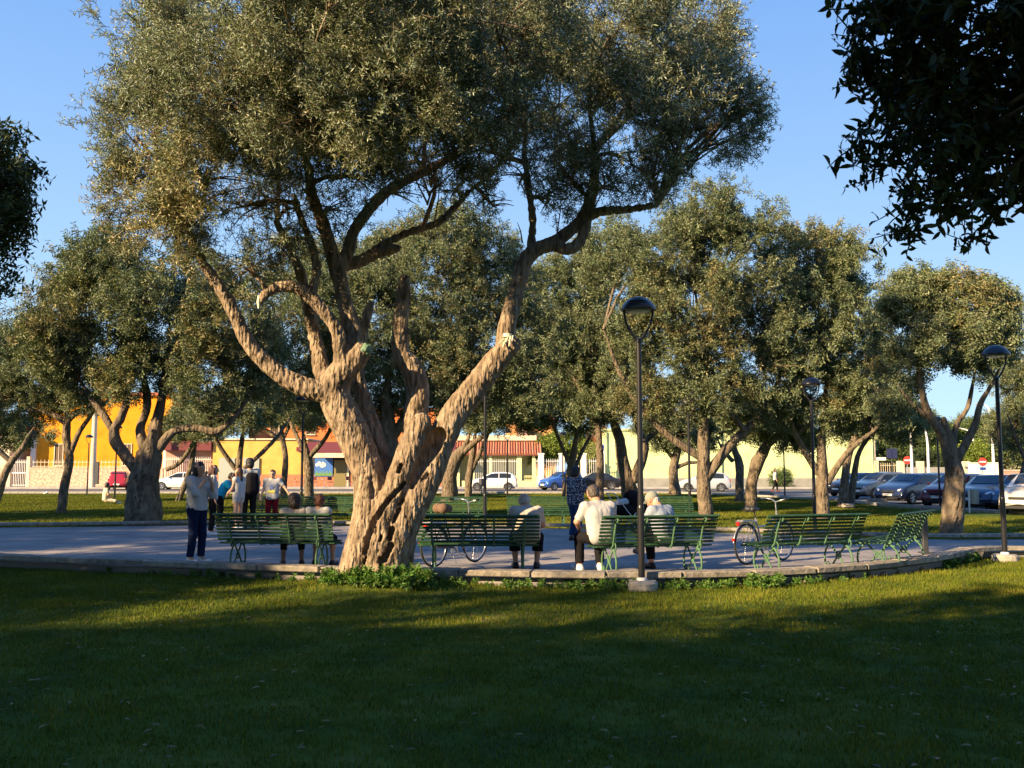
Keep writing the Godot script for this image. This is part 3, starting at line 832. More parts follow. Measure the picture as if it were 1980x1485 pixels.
func person(label: String, at: Vector3, yaw: float, h: float, J: Dictionary, fit: Dictionary, cell: float, group: String) -> Node3D:
	var t := thing("person", label, "person", at, yaw, group)
	var s := h / 1.75
	var j := {}
	for key in J: j[key] = J[key] * (s if key not in ["fwd", "hanL", "hanR"] else 1.0)
	var b: float = s * fit.get("bulk", 1.0)
	var hs: float = s * fit.get("head", 1.0)
	var sd := side_of(j)
	var fwd: Vector3 = j.fwd.normalized()
	var up := fwd.cross(sd).normalized()
	if up.y < 0: up = -up
	var skin := mat(fit.skin, 0.55)
	skin.subsurf_scatter_enabled = true
	skin.subsurf_scatter_strength = 0.15
	var sm := [j.pel + sd * 0.07 * b, 0.112 * b, j.che + sd * 0.085 * b, 0.112 * b]
	var sn := [j.pel - sd * 0.07 * b, 0.112 * b, j.che - sd * 0.085 * b, 0.112 * b]
	# skin: trunk, limbs, neck
	var body := [sm, sn, [j.che + sd * 0.06 * b, 0.1 * b, j.shoL, 0.056 * b], [j.che - sd * 0.06 * b, 0.1 * b, j.shoR, 0.056 * b], [j.shoL, 0.055 * b, j.shoR, 0.055 * b], [j.nck - up * 0.03 * s, 0.05 * b, j.shoL, 0.05 * b], [j.nck - up * 0.03 * s, 0.05 * b, j.shoR, 0.05 * b], [(j.shoL + j.shoR) * 0.5, 0.062 * s, j.nck, 0.054 * s], [j.nck, 0.054 * s, j.hed - up * 0.05 * hs, 0.052 * s]]
	for k in ["L", "R"]:
		body.append([j["sho" + k], 0.052 * b, j["elb" + k], 0.04 * b]); body.append([j["elb" + k], 0.041 * b, j["wri" + k], 0.027 * s])
		body.append([j["hip" + k], 0.085 * b, j["kne" + k], 0.056 * b]); body.append([j["kne" + k], 0.056 * b, j["kne" + k].lerp(j["ank" + k], 0.35), 0.055 * b])
		body.append([j["kne" + k].lerp(j["ank" + k], 0.35), 0.055 * b, j["ank" + k], 0.036 * s]); body.append([j["ank" + k], 0.036 * s, j["toe" + k], 0.028 * s])
	var mb := MB.new()
	sdf(mb, body, cell, 0.035)
	# head with brow, nose, jaw and ears
	var H: Vector3 = j.hed
	sdf(mb, [[H + up * 0.035 * hs - fwd * 0.015 * hs, 0.092 * hs, H + up * 0.01 * hs + fwd * 0.018 * hs, 0.082 * hs], [H - up * 0.05 * hs + fwd * 0.03 * hs, 0.062 * hs, H - up * 0.085 * hs + fwd * 0.055 * hs, 0.036 * hs],
		[H + up * 0.012 * hs + fwd * 0.095 * hs, 0.011 * hs, H - up * 0.028 * hs + fwd * 0.112 * hs, 0.015 * hs], [H + up * 0.03 * hs + fwd * 0.085 * hs + sd * 0.035 * hs, 0.014 * hs, H + up * 0.03 * hs + fwd * 0.085 * hs - sd * 0.035 * hs, 0.014 * hs],
		[H + sd * 0.086 * hs + up * 0.02 * hs - fwd * 0.01 * hs, 0.014 * hs, H + sd * 0.082 * hs - up * 0.03 * hs, 0.011 * hs], [H - sd * 0.086 * hs + up * 0.02 * hs - fwd * 0.01 * hs, 0.014 * hs, H - sd * 0.082 * hs - up * 0.03 * hs, 0.011 * hs],
		[H - up * 0.06 * hs + fwd * 0.084 * hs + sd * 0.018 * hs, 0.01 * hs, H - up * 0.06 * hs + fwd * 0.084 * hs - sd * 0.018 * hs, 0.01 * hs]], cell * 0.6, 0.018)
	# hands: palm, four fingers, thumb
	for k in ["L", "R"]:
		var w: Vector3 = j["wri" + k]
		var hd: Vector3 = j["han" + k].normalized()
		var across := hd.cross(fwd if absf(hd.dot(fwd)) < 0.9 else up).normalized() * (1.0 if k == "L" else -1.0)
		var palmn := across.cross(hd) * (1.0 if k == "L" else -1.0)
		var fb := []
		fb.append([w, 0.026 * s, w + hd * 0.075 * s + across * 0.018 * s, 0.02 * s]); fb.append([w, 0.026 * s, w + hd * 0.075 * s - across * 0.022 * s, 0.02 * s])
		for i in 4:
			var o := across * (0.028 - 0.019 * i) * s
			var l: float = [0.068, 0.078, 0.073, 0.058][i] * s
			var k0 := w + hd * 0.085 * s + o
			var k1 := k0 + (hd + palmn * 0.35).normalized() * l * 0.55
			fb.append([k0, 0.0098 * s, k1, 0.009 * s]); fb.append([k1, 0.009 * s, k1 + (hd + palmn * 1.1).normalized() * l * 0.5, 0.0078 * s])
		var t0 := w + hd * 0.03 * s + across * 0.03 * s
		var t1 := t0 + (hd * 0.7 + across * 0.8).normalized() * 0.035 * s
		fb.append([t0, 0.013 * s, t1, 0.0105 * s]); fb.append([t1, 0.0105 * s, t1 + (hd + across * 0.15 + palmn * 0.3).normalized() * 0.032 * s, 0.009 * s])
		sdf(mb, fb, maxf(cell * 0.45, 0.0055), 0.008)
	made(t, "body", mb, skin)
	# eyes and mouth
	if fit.get("face", false):
		mb = MB.new()
		for sg in [-1.0, 1.0]: sdf(mb, [[H + up * 0.008 * hs + fwd * 0.092 * hs + sd * 0.034 * hs * sg, 0.011 * hs, H + up * 0.008 * hs + fwd * 0.092 * hs + sd * 0.028 * hs * sg, 0.011 * hs]], 0.008, 0.01)
		made(t, "eyes", mb, M["dark_eye"])
	# shirt
	var e: float = 0.016 * s
	var pe: Vector3 = j.pel + (j.pel - j.che).normalized() * fit.get("hem", 0.06) * s
	var flat := 0 if fit.get("hem", 0.06) == 0.0 else 1
	var sh := [[j.che + sd * 0.085 * b, 0.112 * b + e, pe + sd * 0.07 * b, 0.112 * b + e, flat], [j.che - sd * 0.085 * b, 0.112 * b + e, pe - sd * 0.07 * b, 0.112 * b + e, flat], [j.che, 0.112 * b + e, pe, 0.106 * b + e, flat],
		[j.che + sd * 0.06 * b, 0.1 * b + e, j.shoL, 0.056 * b + e], [j.che - sd * 0.06 * b, 0.1 * b + e, j.shoR, 0.056 * b + e], [j.shoL, 0.056 * b + e * 0.8, j.shoR, 0.056 * b + e * 0.8], [j.nck - up * 0.05 * s, 0.05 * b + e * 0.7, j.shoL, 0.05 * b + e], [j.nck - up * 0.05 * s, 0.05 * b + e * 0.7, j.shoR, 0.05 * b + e]]
	var sl: float = fit.get("sleeve", 0.6)
	for k in ["L", "R"]:
		if sl > 0.0:
			sh.append([j["sho" + k], 0.056 * b + e, j["sho" + k].lerp(j["elb" + k], minf(sl, 1.0)), 0.048 * b + e, 1 if sl < 1.0 else 0])
			if sl > 1.0: sh.append([j["elb" + k], 0.044 * b + e, j["elb" + k].lerp(j["wri" + k], sl - 1.0), 0.032 * b + e, 1])
	mb = MB.new()
	sdf(mb, sh, cell, 0.04, [], 0.006, bumps, Vector3(240, 120, 240))
	var shirt := made(t, "shirt", mb, fit.shirt)
	if fit.has("shirt_label"): shirt.set_meta("label", fit.shirt_label)
	# trousers or shorts
	e = 0.014 * s
	var tr := [[j.pel + sd * 0.07 * b, 0.116 * b + e * 0.4, (j.hipL), 0.09 * b + e], [j.pel - sd * 0.07 * b, 0.116 * b + e * 0.4, (j.hipR), 0.09 * b + e]]
	var ll: float = fit.get("legs", 1.92)
	for k in ["L", "R"]:
		tr.append([j["hip" + k], 0.09 * b + e, j["hip" + k].lerp(j["kne" + k], minf(ll, 1.0)), lerpf(0.09, 0.06, minf(ll, 1.0)) * b + e, 1 if ll < 1.0 else 0])
		if ll > 1.0: tr.append([j["kne" + k], 0.06 * b + e, j["kne" + k].lerp(j["ank" + k], ll - 1.0), fit.get("cuff", 0.05) * b + e, 1])
	mb = MB.new()
	sdf(mb, tr, cell, 0.03, [], 0.007, bumps, Vector3(240, 140, 240))
	made(t, "trousers", mb, fit.trousers)
	# shoes
	for k in ["L", "R"]:
		mb = MB.new()
		var an: Vector3 = j["ank" + k]; var to: Vector3 = j["toe" + k]
		var heel := an + (an - to).normalized() * 0.03 * s
		heel.y = to.y if absf(an.y - to.y) < 0.2 else heel.y
		sdf(mb, [[heel, 0.046 * s, to, 0.041 * s], [an + Vector3(0, -0.01, 0), 0.05 * s, heel, 0.046 * s]], cell * 0.8, 0.03)
		made(t, "shoe", mb, fit.shoes)
	# hair
	var hr: String = fit.get("hair", "short")
	mb = MB.new()
	var hb := []
	if hr == "cap":
		hb = [[H + up * 0.05 * hs - fwd * 0.012 * hs, 0.1 * hs, H + up * 0.045 * hs + fwd * 0.02 * hs, 0.094 * hs], [H + up * 0.035 * hs + fwd * 0.085 * hs + sd * 0.035 * hs, 0.016 * hs, H + up * 0.018 * hs + fwd * 0.165 * hs + sd * 0.025 * hs, 0.01 * hs], [H + up * 0.035 * hs + fwd * 0.085 * hs - sd * 0.035 * hs, 0.016 * hs, H + up * 0.018 * hs + fwd * 0.165 * hs - sd * 0.025 * hs, 0.01 * hs]]
		sdf(mb, hb, cell * 0.7, 0.02)
		made(t, "cap", mb, M["cap_grey"])
		mb = MB.new()
		hb = [[H - up * 0.02 * hs - fwd * 0.055 * hs, 0.058 * hs, H - up * 0.045 * hs - fwd * 0.045 * hs, 0.056 * hs]]
	else:
		hb = [[H + up * 0.045 * hs - fwd * 0.022 * hs, 0.097 * hs, H + up * 0.068 * hs + fwd * 0.012 * hs, 0.07 * hs], [H - up * 0.015 * hs - fwd * 0.045 * hs, 0.078 * hs, H + up * 0.02 * hs - fwd * 0.035 * hs, 0.088 * hs]]
		if hr == "balding": hb = [[H - up * 0.01 * hs - fwd * 0.04 * hs, 0.078 * hs, H + up * 0.015 * hs - fwd * 0.028 * hs, 0.088 * hs], [H + sd * 0.06 * hs, 0.038 * hs, H + sd * 0.06 * hs - up * 0.02 * hs, 0.03 * hs], [H - sd * 0.06 * hs, 0.038 * hs, H - sd * 0.06 * hs - up * 0.02 * hs, 0.03 * hs]]
		if hr == "long":
			hb.append([H - fwd * 0.05 * hs, 0.085 * hs, H - fwd * 0.075 * hs - up * 0.2 * hs, 0.06 * hs]); hb.append([H - fwd * 0.075 * hs - up * 0.2 * hs, 0.06 * hs, H - fwd * 0.09 * hs - Vector3(0, 0.36, 0) * hs, 0.035 * hs])
			for sg in [-1.0, 1.0]: hb.append([H + sd * 0.07 * hs * sg - fwd * 0.01 * hs, 0.038 * hs, H + sd * 0.075 * hs * sg - up * 0.17 * hs - fwd * 0.02 * hs, 0.03 * hs])
		if hr == "bun": hb.append([H + up * 0.1 * hs - fwd * 0.06 * hs, 0.045 * hs, H + up * 0.1 * hs - fwd * 0.07 * hs, 0.045 * hs])
		if hr == "bushy": hb.append([H - up * 0.03 * hs - fwd * 0.04 * hs, 0.1 * hs, H + up * 0.06 * hs - fwd * 0.02 * hs, 0.108 * hs])
	sdf(mb, hb, cell * 0.7, 0.02, [], 0.012, bumps, Vector3(700, 400, 700))
	made(t, "hair", mb, mat(fit.hair_color, 0.6))
	return t

# ---------------------------------------------------------------- cars
func relit(mb: MB) -> void:
	var acc := PackedVector3Array()
	acc.resize(mb.v.size())
	for i in range(0, mb.ix.size(), 3):
		var a := mb.ix[i]; var b := mb.ix[i + 1]; var c := mb.ix[i + 2]
		var nn := (mb.v[c] - mb.v[a]).cross(mb.v[b] - mb.v[a])
		acc[a] += nn; acc[b] += nn; acc[c] += nn
	for i in acc.size(): mb.n[i] = acc[i].normalized()
func line_at(pts: Array, x: float) -> float:
	for i in pts.size() - 1:
		if x <= pts[i + 1][0]: return lerpf(pts[i][1], pts[i + 1][1], clampf((x - pts[i][0]) / maxf(pts[i + 1][0] - pts[i][0], 1e-5), 0, 1))
	return pts[-1][1]
const HATCH := {len = 4.0, belt = 0.98, w = 0.86, top = [[-2.0, 0.56], [-1.97, 0.86], [-1.88, 1.06], [-1.72, 1.26], [-1.45, 1.43], [-1.0, 1.485], [-0.3, 1.49], [0.1, 1.45], [0.55, 1.24], [1.0, 1.01], [1.5, 0.9], [1.82, 0.78], [1.97, 0.62], [2.0, 0.45]], cab = [-1.6, -1.25, 0.08, 0.82], win = [-1.5, -0.5, 0.7], wheel = 1.24}
const SMALL := {len = 3.6, belt = 0.98, w = 0.8, top = [[-1.8, 0.56], [-1.78, 0.95], [-1.72, 1.15], [-1.6, 1.42], [-1.3, 1.53], [-0.4, 1.54], [0.1, 1.5], [0.45, 1.3], [0.85, 1.04], [1.3, 0.95], [1.65, 0.84], [1.78, 0.6], [1.8, 0.45]], cab = [-1.66, -1.5, 0.08, 0.74], win = [-1.5, -0.45, 0.6], wheel = 1.13}
const SALOON := {len = 4.35, belt = 0.94, w = 0.87, top = [[-2.17, 0.5], [-2.14, 0.82], [-2.0, 0.98], [-1.6, 1.04], [-1.1, 1.3], [-0.7, 1.42], [-0.1, 1.45], [0.25, 1.4], [0.65, 1.2], [1.1, 0.98], [1.7, 0.88], [2.02, 0.74], [2.15, 0.58], [2.17, 0.45]], cab = [-1.45, -0.8, 0.2, 0.92], win = [-1.15, -0.35, 0.8], wheel = 1.33}
func build_car(label: String, shape: Dictionary, paint: Material, at: Vector3, yaw: float, group: String) -> Node3D:
	var t := thing("parked_car", label, "car", at, yaw, group)
	var L: float = shape.len * 0.5; var belt: float = shape.belt; var W: float = shape.w; var top: Array = shape.top; var wx: float = shape.wheel
	var wid := func(x: float) -> float:
		var u := absf(x) / L
		return W * (1.0 - 0.16 * pow(u, 5.0))
	var mb := MB.new()
	var xs := []
	for i in 37: xs.append(lerpf(-L, L, i / 36.0))
	var per := 15
	for x in xs:
		var w: float = wid.call(x)
		var ty := line_at(top, x)
		var u := absf(x) / L
		var y0 := 0.22 + 0.1 * pow(u, 8.0)
		var cabin := ty > belt + 0.06
		var bl := minf(belt, ty - 0.03)
		var side := [Vector2(w * 0.9, y0), Vector2(w * 0.985, y0 + 0.14), Vector2(w, lerpf(y0, bl, 0.55)), Vector2(w * 0.985, lerpf(y0, bl, 0.88)), Vector2(w * 0.95, bl)]
		if cabin: side += [Vector2(lerpf(w * 0.95, w * 0.74, clampf((ty - belt) / 0.5, 0, 1)), ty - 0.05), Vector2(w * 0.62, ty)]
		else: side += [Vector2(w * 0.88, lerpf(bl, ty, 0.7)), Vector2(w * 0.6, ty + 0.008)]
		for q in side: mb.vert(Vector3(x, q.y, q.x), Vector3.UP)
		mb.vert(Vector3(x, ty + 0.016, 0), Vector3.UP)
		for q in range(side.size() - 1, -1, -1): mb.vert(Vector3(x, side[q].y, -side[q].x), Vector3.UP)
	for i in xs.size() - 1:
		for k in per - 1:
			var a := i * per + k
			mb.face4(a, a + per, a + per + 1, a + 1)
	for e in [0, xs.size() - 1]:
		var m := mb.vert(Vector3(xs[e], 0.42, 0), Vector3.UP)
		for k in per - 1:
			if e == 0: mb.face(m, e * per + k, e * per + k + 1)
			else: mb.face(m, e * per + k + 1, e * per + k)
	relit(mb)
	made(t, "body", mb, paint)
	# glazing, set 5 mm proud of the shell
	var zs := func(x: float, y: float) -> float:
		var w: float = wid.call(x)
		return lerpf(w * 0.95, lerpf(w * 0.95, w * 0.74, clampf((line_at(top, x) - belt) / 0.5, 0, 1)), clampf((y - belt) / maxf(line_at(top, x) - 0.05 - belt, 0.02), 0, 1)) + 0.006
	for s in [-1.0, 1.0]:
		for wi in 2:
			var xa: float = shape.win[wi] + 0.03; var xb: float = shape.win[wi + 1] - 0.03
			mb = MB.new()
			var prev := []
			for i in 9:
				var x := lerpf(xa, xb, i / 8.0)
				var yt := minf(line_at(top, x) - 0.085, 1.4)
				var yb := belt + 0.03
				yt = maxf(yt, yb + 0.012)
				var pa := Vector3(x, yb, zs.call(x, yb) * s); var pb := Vector3(x, yt, zs.call(x, yt) * s)
				if prev:
					if s > 0: mb.quad(prev[0], pa, pb, prev[1])
					else: mb.quad(prev[1], pb, pa, prev[0])
				prev = [pa, pb]
			made(t, "side_window", mb, M["car_glass"])
	for e in 2:
		var xa: float = shape.cab[2 if e else 0] + (0.06 if e else 0.02); var xb: float = shape.cab[3 if e else 1] - (0.02 if e else 0.08)
		mb = MB.new()
		var prev := []
		for i in 7:
			var x := lerpf(xa, xb, i / 6.0)
			var y := line_at(top, x)
			var o := Vector3(0.012 if e else -0.012, 0.012, 0)
			var hw: float = wid.call(x) * 0.62
			var row := [Vector3(x, y, -hw) + o, Vector3(x, y + 0.016, 0) + o, Vector3(x, y, hw) + o]
			if prev:
				for k in 2: mb.quad(prev[k], prev[k + 1], row[k + 1], row[k])
			prev = row
		made(t, "windscreen" if e else "rear_window", mb, M["car_glass"])
	for x in [-wx, wx]:
		for s in [-1.0, 1.0]:
			var w: float = wid.call(x)
			var arch := MB.new()
			var half := PackedVector2Array()
			for i in 13: half.append(Vector2(cos(PI * i / 12.0) * 0.37, sin(PI * i / 12.0) * 0.37))
			half.append(Vector2(-0.37, -0.1))
			half.append(Vector2(0.37, -0.1))
			arch.plate(half, 0.01, Transform3D(Basis.IDENTITY, Vector3(x, 0.32, w * s)))
			made(t, "wheel_arch", arch, M["rubber"])
			var wh := Node3D.new()
			wh.name = numbered("wheel", t)
			t.add_child(wh)
			wh.position = Vector3(x, 0.315, (w - 0.075) * s)
			var ty := MB.new()
			var bs := Basis(Vector3.RIGHT, PI / 2 * s)
			ty.lathe([Vector2(0.2, -0.09), Vector2(0.29, -0.09), Vector2(0.315, -0.06), Vector2(0.315, 0.06), Vector2(0.295, 0.092), Vector2(0.21, 0.096), Vector2(0.2, 0.08)], Vector3.ZERO, 22, bs)
			made(wh, "tyre", ty, M["rubber"])
			var rm := MB.new()
			rm.lathe([Vector2(0.205, 0.088), Vector2(0.19, 0.09), Vector2(0.18, 0.06), Vector2(0.05, 0.07), Vector2(0.0, 0.085)], Vector3.ZERO, 20, bs)
			for k in 5:
				var a := TAU * k / 5.0
				rm.box(Vector3(cos(a) * 0.11, sin(a) * 0.11, 0.082 * s), Vector3(0.17, 0.045, 0.02), Basis(Vector3(0, 0, 1), a), 0.006)
			made(wh, "rim", rm, M["chrome"])
	for s in [-1.0, 1.0]:
		var fx := L - 0.13
		mb = MB.new()
		sdf(mb, [[Vector3(fx - 0.16, 0.73, (W * 0.8) * s), 0.06, Vector3(fx + 0.02, 0.68, (W * 0.62) * s), 0.06]], 0.025, 0.02)
		made(t, "headlight", mb, M["headlight"])
		mb = MB.new()
		sdf(mb, [[Vector3(-L + 0.09, 0.9, (W * 0.8) * s), 0.065, Vector3(-L + 0.1, 0.76, (W * 0.8) * s), 0.065]], 0.025, 0.02)
		made(t, "tail_light", mb, M["red_plastic"])
		mb = MB.new()
		sdf(mb, [[Vector3(shape.win[2] - 0.02, belt + 0.05, (W * 0.96) * s), 0.03, Vector3(shape.win[2] - 0.04, belt + 0.07, (W + 0.13) * s), 0.065]], 0.03, 0.02)
		made(t, "wing_mirror", mb, paint)
	for e in [-1.0, 1.0]:
		mb = MB.new()
		mb.box(Vector3((L + 0.008) * e, 0.47, 0), Vector3(0.02, 0.11, 0.5), Basis.IDENTITY, 0.004)
		made(t, "number_plate", mb, M["white_paint"])
	mb = MB.new()
	mb.box(Vector3(L - 0.02, 0.3, 0), Vector3(0.07, 0.13, 1.05), Basis.IDENTITY, 0.02)
	mb.box(Vector3(L - 0.035, 0.62, 0), Vector3(0.06, 0.1, 0.7), Basis.IDENTITY, 0.02)
	made(t, "grille", mb, M["rubber"])
	mb = MB.new()
	mb.box(Vector3(0, 0.23, 0), Vector3(shape.len * 0.9, 0.1, W * 1.8), Basis.IDENTITY, 0.03)
	made(t, "underside", mb, M["rubber"])
	return t

# ---------------------------------------------------------------- the place
func bush(called: String, label: String, category: String, d: float, lobes: Array, n: int, size: float, tints: Array, group := "") -> Node3D:
	var sc := d / FOCAL
	var base := Vector3(pt(lobes[0][0], 900, d).x, 0, -d)
	var t := thing(called, label, category, base, 0.0, group)
	var full := []
	var mb := MB.new()
	for l in lobes:
		var c := pt(l[0], l[1], d)
		full.append([c, Vector3(l[2] * sc, l[3] * sc, (l[2] + l[3]) * 0.5 * sc), 1.0])
		bend_tube(mb, Vector3(rng.randf_range(-0.2, 0.2), -0.05, 0), c - base, 0.09, 0.03, 0.05, 6)
	made(t, "stems", mb, M["bark_dark"])
	var f := fill_lobes(full, n, size * 0.7, size * 1.3, -0.3, 14.0, base, tints)
	copies(t, "foliage", M["spray_far"][0], M["leaf"], f[0], f[1]).set_meta("kind", "stuff")
	return t
func at_front(px0: float, px1: float, d: float) -> Array:
	# [centre of the foot of a wall seen between two columns, its width]
	var a := on_ground(px0, d); var b := on_ground(px1, d)
	return [(a + b) * 0.5, b.x - a.x]
func block(t: Node, called: String, at: Vector3, size: Vector3, m: Material) -> MeshInstance3D:
	var mb := MB.new()
	mb.box(at, size)
	return made(t, called, mb, m)
func wall_window(t: Node, x: float, y: float, w: float, h: float, z: float, frame_m: Material, pane_m: Material) -> void:
	var mb := MB.new()
	for s in [-1.0, 1.0]:
		mb.box(Vector3(x + s * (w * 0.5 + 0.04), y, z + 0.03), Vector3(0.08, h + 0.16, 0.1))
		mb.box(Vector3(x, y + s * (h * 0.5 + 0.04), z + 0.031), Vector3(w, 0.08, 0.09))
	mb.box(Vector3(x, y, z + 0.02), Vector3(0.05, h, 0.06))
	var f := made(t, "window", mb, frame_m)
	mb = MB.new()
	mb.box(Vector3(x, y, z + 0.004), Vector3(w, h, 0.02))
	made(f, "pane", mb, pane_m)
	mb = MB.new()
	mb.box(Vector3(x, y - h * 0.5 - 0.11, z + 0.07), Vector3(w + 0.3, 0.06, 0.2))
	made(f, "sill", mb, M["kerb"])
func bar_fence(t: Node, called: String, x0: float, x1: float, y0: float, y1: float, z: float, step: float, m: Material) -> void:
	var mb := MB.new()
	var x := x0
	while x <= x1:
		mb.box(Vector3(x, (y0 + y1) * 0.5, z), Vector3(0.035, y1 - y0, 0.03))
		x += step
	for y in [y0 + 0.12, y1 - 0.22]: mb.box(Vector3((x0 + x1) * 0.5, y, z + 0.003), Vector3(x1 - x0, 0.05, 0.045))
	var o := made(t, called, mb, m)
	o.set_meta("kind", "stuff")

func build_ground() -> void:
	var mb := MB.new()
	mb.quad(Vector3(-400, 0, 60), Vector3(400, 0, 60), Vector3(400, 0, -700), Vector3(-400, 0, -700))
	ground_piece("lawn", mb, M["lawn"])
	mb = MB.new()
	var mc := Vector3(pt(728, 1110, 13.3).x, 0, -13.2)
	for i in 12:
		for k in 24:
			var q := []
			for e in [[i, k], [i, k + 1], [i + 1, k + 1], [i + 1, k]]:
				var p: Vector3 = mc + Vector3(cos(TAU * e[1] / 24.0), 0, sin(TAU * e[1] / 24.0)) * (e[0] / 12.0 * 1.7)
				q.append(Vector3(p.x, mound(p.x, p.z) + 0.003, p.z))
			mb.quad(q[0], q[1], q[2], q[3])
	ground_piece("grassy_mound", mb, M["lawn"])
	# street along the houses, and the car park on the right
	mb = MB.new()
	mb.quad(Vector3(-160, 0.006, -67), Vector3(160, 0.006, -67), Vector3(160, 0.006, -83), Vector3(-160, 0.006, -83))
	ground_piece("street", mb, M["asphalt"])
	mb = MB.new()
	var e0 := ground_at(1290, 951); var e1 := ground_at(1620, 968); var e2 := ground_at(1700, 978); var e3 := ground_at(1860, 988); var e4 := ground_at(2050, 1000)
	var edge := [Vector3(e0.x, 0, -67), e1, e2, e3, e4, Vector3(90, 0, -30)]
	var pol := PackedVector2Array()
	for q in edge: pol.append(Vector2(q.x, -q.z))
	pol.append(Vector2(90, 67.2))
	pol.append(Vector2(e0.x, 67.2))
	mb.plate(pol, 0.02, Transform3D(Basis(Vector3.RIGHT, Vector3(0, 0, -1), Vector3.UP), Vector3(0, 0.002, 0)))
	ground_piece("car_park", mb, M["asphalt"])
	# kerb of the park
	var kerb := MB.new()
	var line := [Vector3(-120, 0, -66.9)] + edge
	for i in line.size() - 1:
		var a: Vector3 = line[i]; var b: Vector3 = line[i + 1]
		var dd := b - a
		kerb.box((a + b) * 0.5 + Vector3(0, 0.05, 0), Vector3(dd.length() + 0.1, 0.16, 0.22), Basis(Vector3.UP, atan2(-dd.z, dd.x)), 0.02)
	ground_piece("park_kerb", kerb, M["kerb"])
	mb = MB.new()
	mb.box(Vector3(0, 0.05, -85), Vector3(300, 0.16, 4.2), Basis.IDENTITY, 0.02)
	ground_piece("far_pavement", mb, M["pavement"])
	# parking bay lines
	mb = MB.new()
	for i in 7:
		var c := Vector3(20.5 + i * 2.55, 0.016, -40.5 - i * 1.1)
		mb.box(c, Vector3(0.12, 0.006, 4.6), Basis(Vector3.UP, -0.5))
	ground_piece("bay_markings", mb, M["white_paint"])

func mound(x: float, z: float) -> float:
	# the ground swells a little round the old olive
	var r := Vector2(x - pt(728, 1110, 13.3).x, z + 13.2).length() / 1.7
	return 0.11 * pow(maxf(0.0, 1.0 - r * r), 2.0)
var plaza_poly := PackedVector2Array()
func build_plaza() -> void:
	var front := []
	for q in [[-560, 1062], [-300, 1072], [0, 1085], [180, 1093], [350, 1100], [520, 1107], [700, 1113], [900, 1117], [1100, 1121], [1250, 1122], [1400, 1120], [1550, 1114], [1680, 1104], [1780, 1092], [1840, 1081], [1866, 1072], [1862, 1066]]:
		front.append(ground_at(q[0], q[1], PLAZA))
	for q in [[1900, 1067], [2000, 1068], [2300, 1070]]: front.append(ground_at(q[0], q[1], PLAZA))
	var back := []
	for q in [[2300, 1042], [1980, 1042], [1800, 1043], [1650, 1040], [1500, 1034], [1390, 1029], [1200, 1024], [1060, 1021], [800, 1018], [560, 1015], [360, 1015], [180, 1018], [0, 1020], [-300, 1022], [-560, 1022]]:
		back.append(ground_at(q[0], q[1], PLAZA))
	var ff: Array = smooth_line(front, front.map(func(_q): return 1.0), 4)[0]
	for q in ff: plaza_poly.append(Vector2(q.x, -q.z))
	for q in back: plaza_poly.append(Vector2(q.x, -q.z))
	var mb := MB.new()
	mb.plate(plaza_poly, PLAZA + 0.1, Transform3D(Basis(Vector3.RIGHT, Vector3(0, 0, -1), Vector3.UP), Vector3(0, (PLAZA - 0.1) * 0.5, 0)))
	var pl := ground_piece("plaza", mb, M["plaza"])
	# coping stones along the edge, each laid by itself
	for run in [ff, back]:
		var pos: Vector3 = run[0]
		var k := 0
		var stone := 1.05
		var i := 1
		while i < run.size():
			var q: Vector3 = run[i]
			if pos.distance_to(q) < stone:
				i += 1
				continue
			var nxt := pos + (q - pos).normalized() * stone
			var dd := nxt - pos
			mb = MB.new()
			var tall := 0.085 if run == ff else 0.075
			mb.box(Vector3.ZERO, Vector3(stone - 0.014, tall, 0.3), Basis.IDENTITY, 0.012)
			var o := made(pl, "kerb_stone", mb, M["coping"] if k % 3 else M["coping_b"])
			o.position = (pos + nxt) * 0.5 + Vector3(0, PLAZA - tall * 0.5 + 0.018 + 0.004 * sin(k * 2.3), 0)
			o.rotation = Vector3(0, atan2(-dd.z, dd.x) + 0.006 * sin(k * 5.1), 0.003 * sin(k * 3.7))
			pos = nxt
			k += 1
	# rough stones showing in the retaining wall on the right
	for q in [[1512, 1121, 5], [1534, 1119, 7], [1556, 1117, 6], [1580, 1117, 7], [1606, 1113, 6], [1640, 1112, 8], [1670, 1109, 6], [1705, 1106, 7], [1740, 1101, 6], [1770, 1097, 6]]:
		mb = MB.new()
		var c := ground_at(q[0], q[1] + 8, 0.0)
		var top := pt(q[0], q[1], -c.z)
		sdf(mb, [[Vector3(-0.05, 0, 0), 0.035, Vector3(0.05, 0.01, 0), 0.03]], 0.016, 0.02, [], 0.02, bumps, Vector3(300, 300, 300))
		var o := made(pl, "wall_stone", mb, M["wall_stone"])
		var near := Vector3.ZERO
		for e in ff:
			if absf(e.x - c.x) < absf(near.x - c.x) or near == Vector3.ZERO: near = e
		o.position = Vector3(near.x, 0.035, near.z + 0.005)
		o.rotation.y = float(q[2])

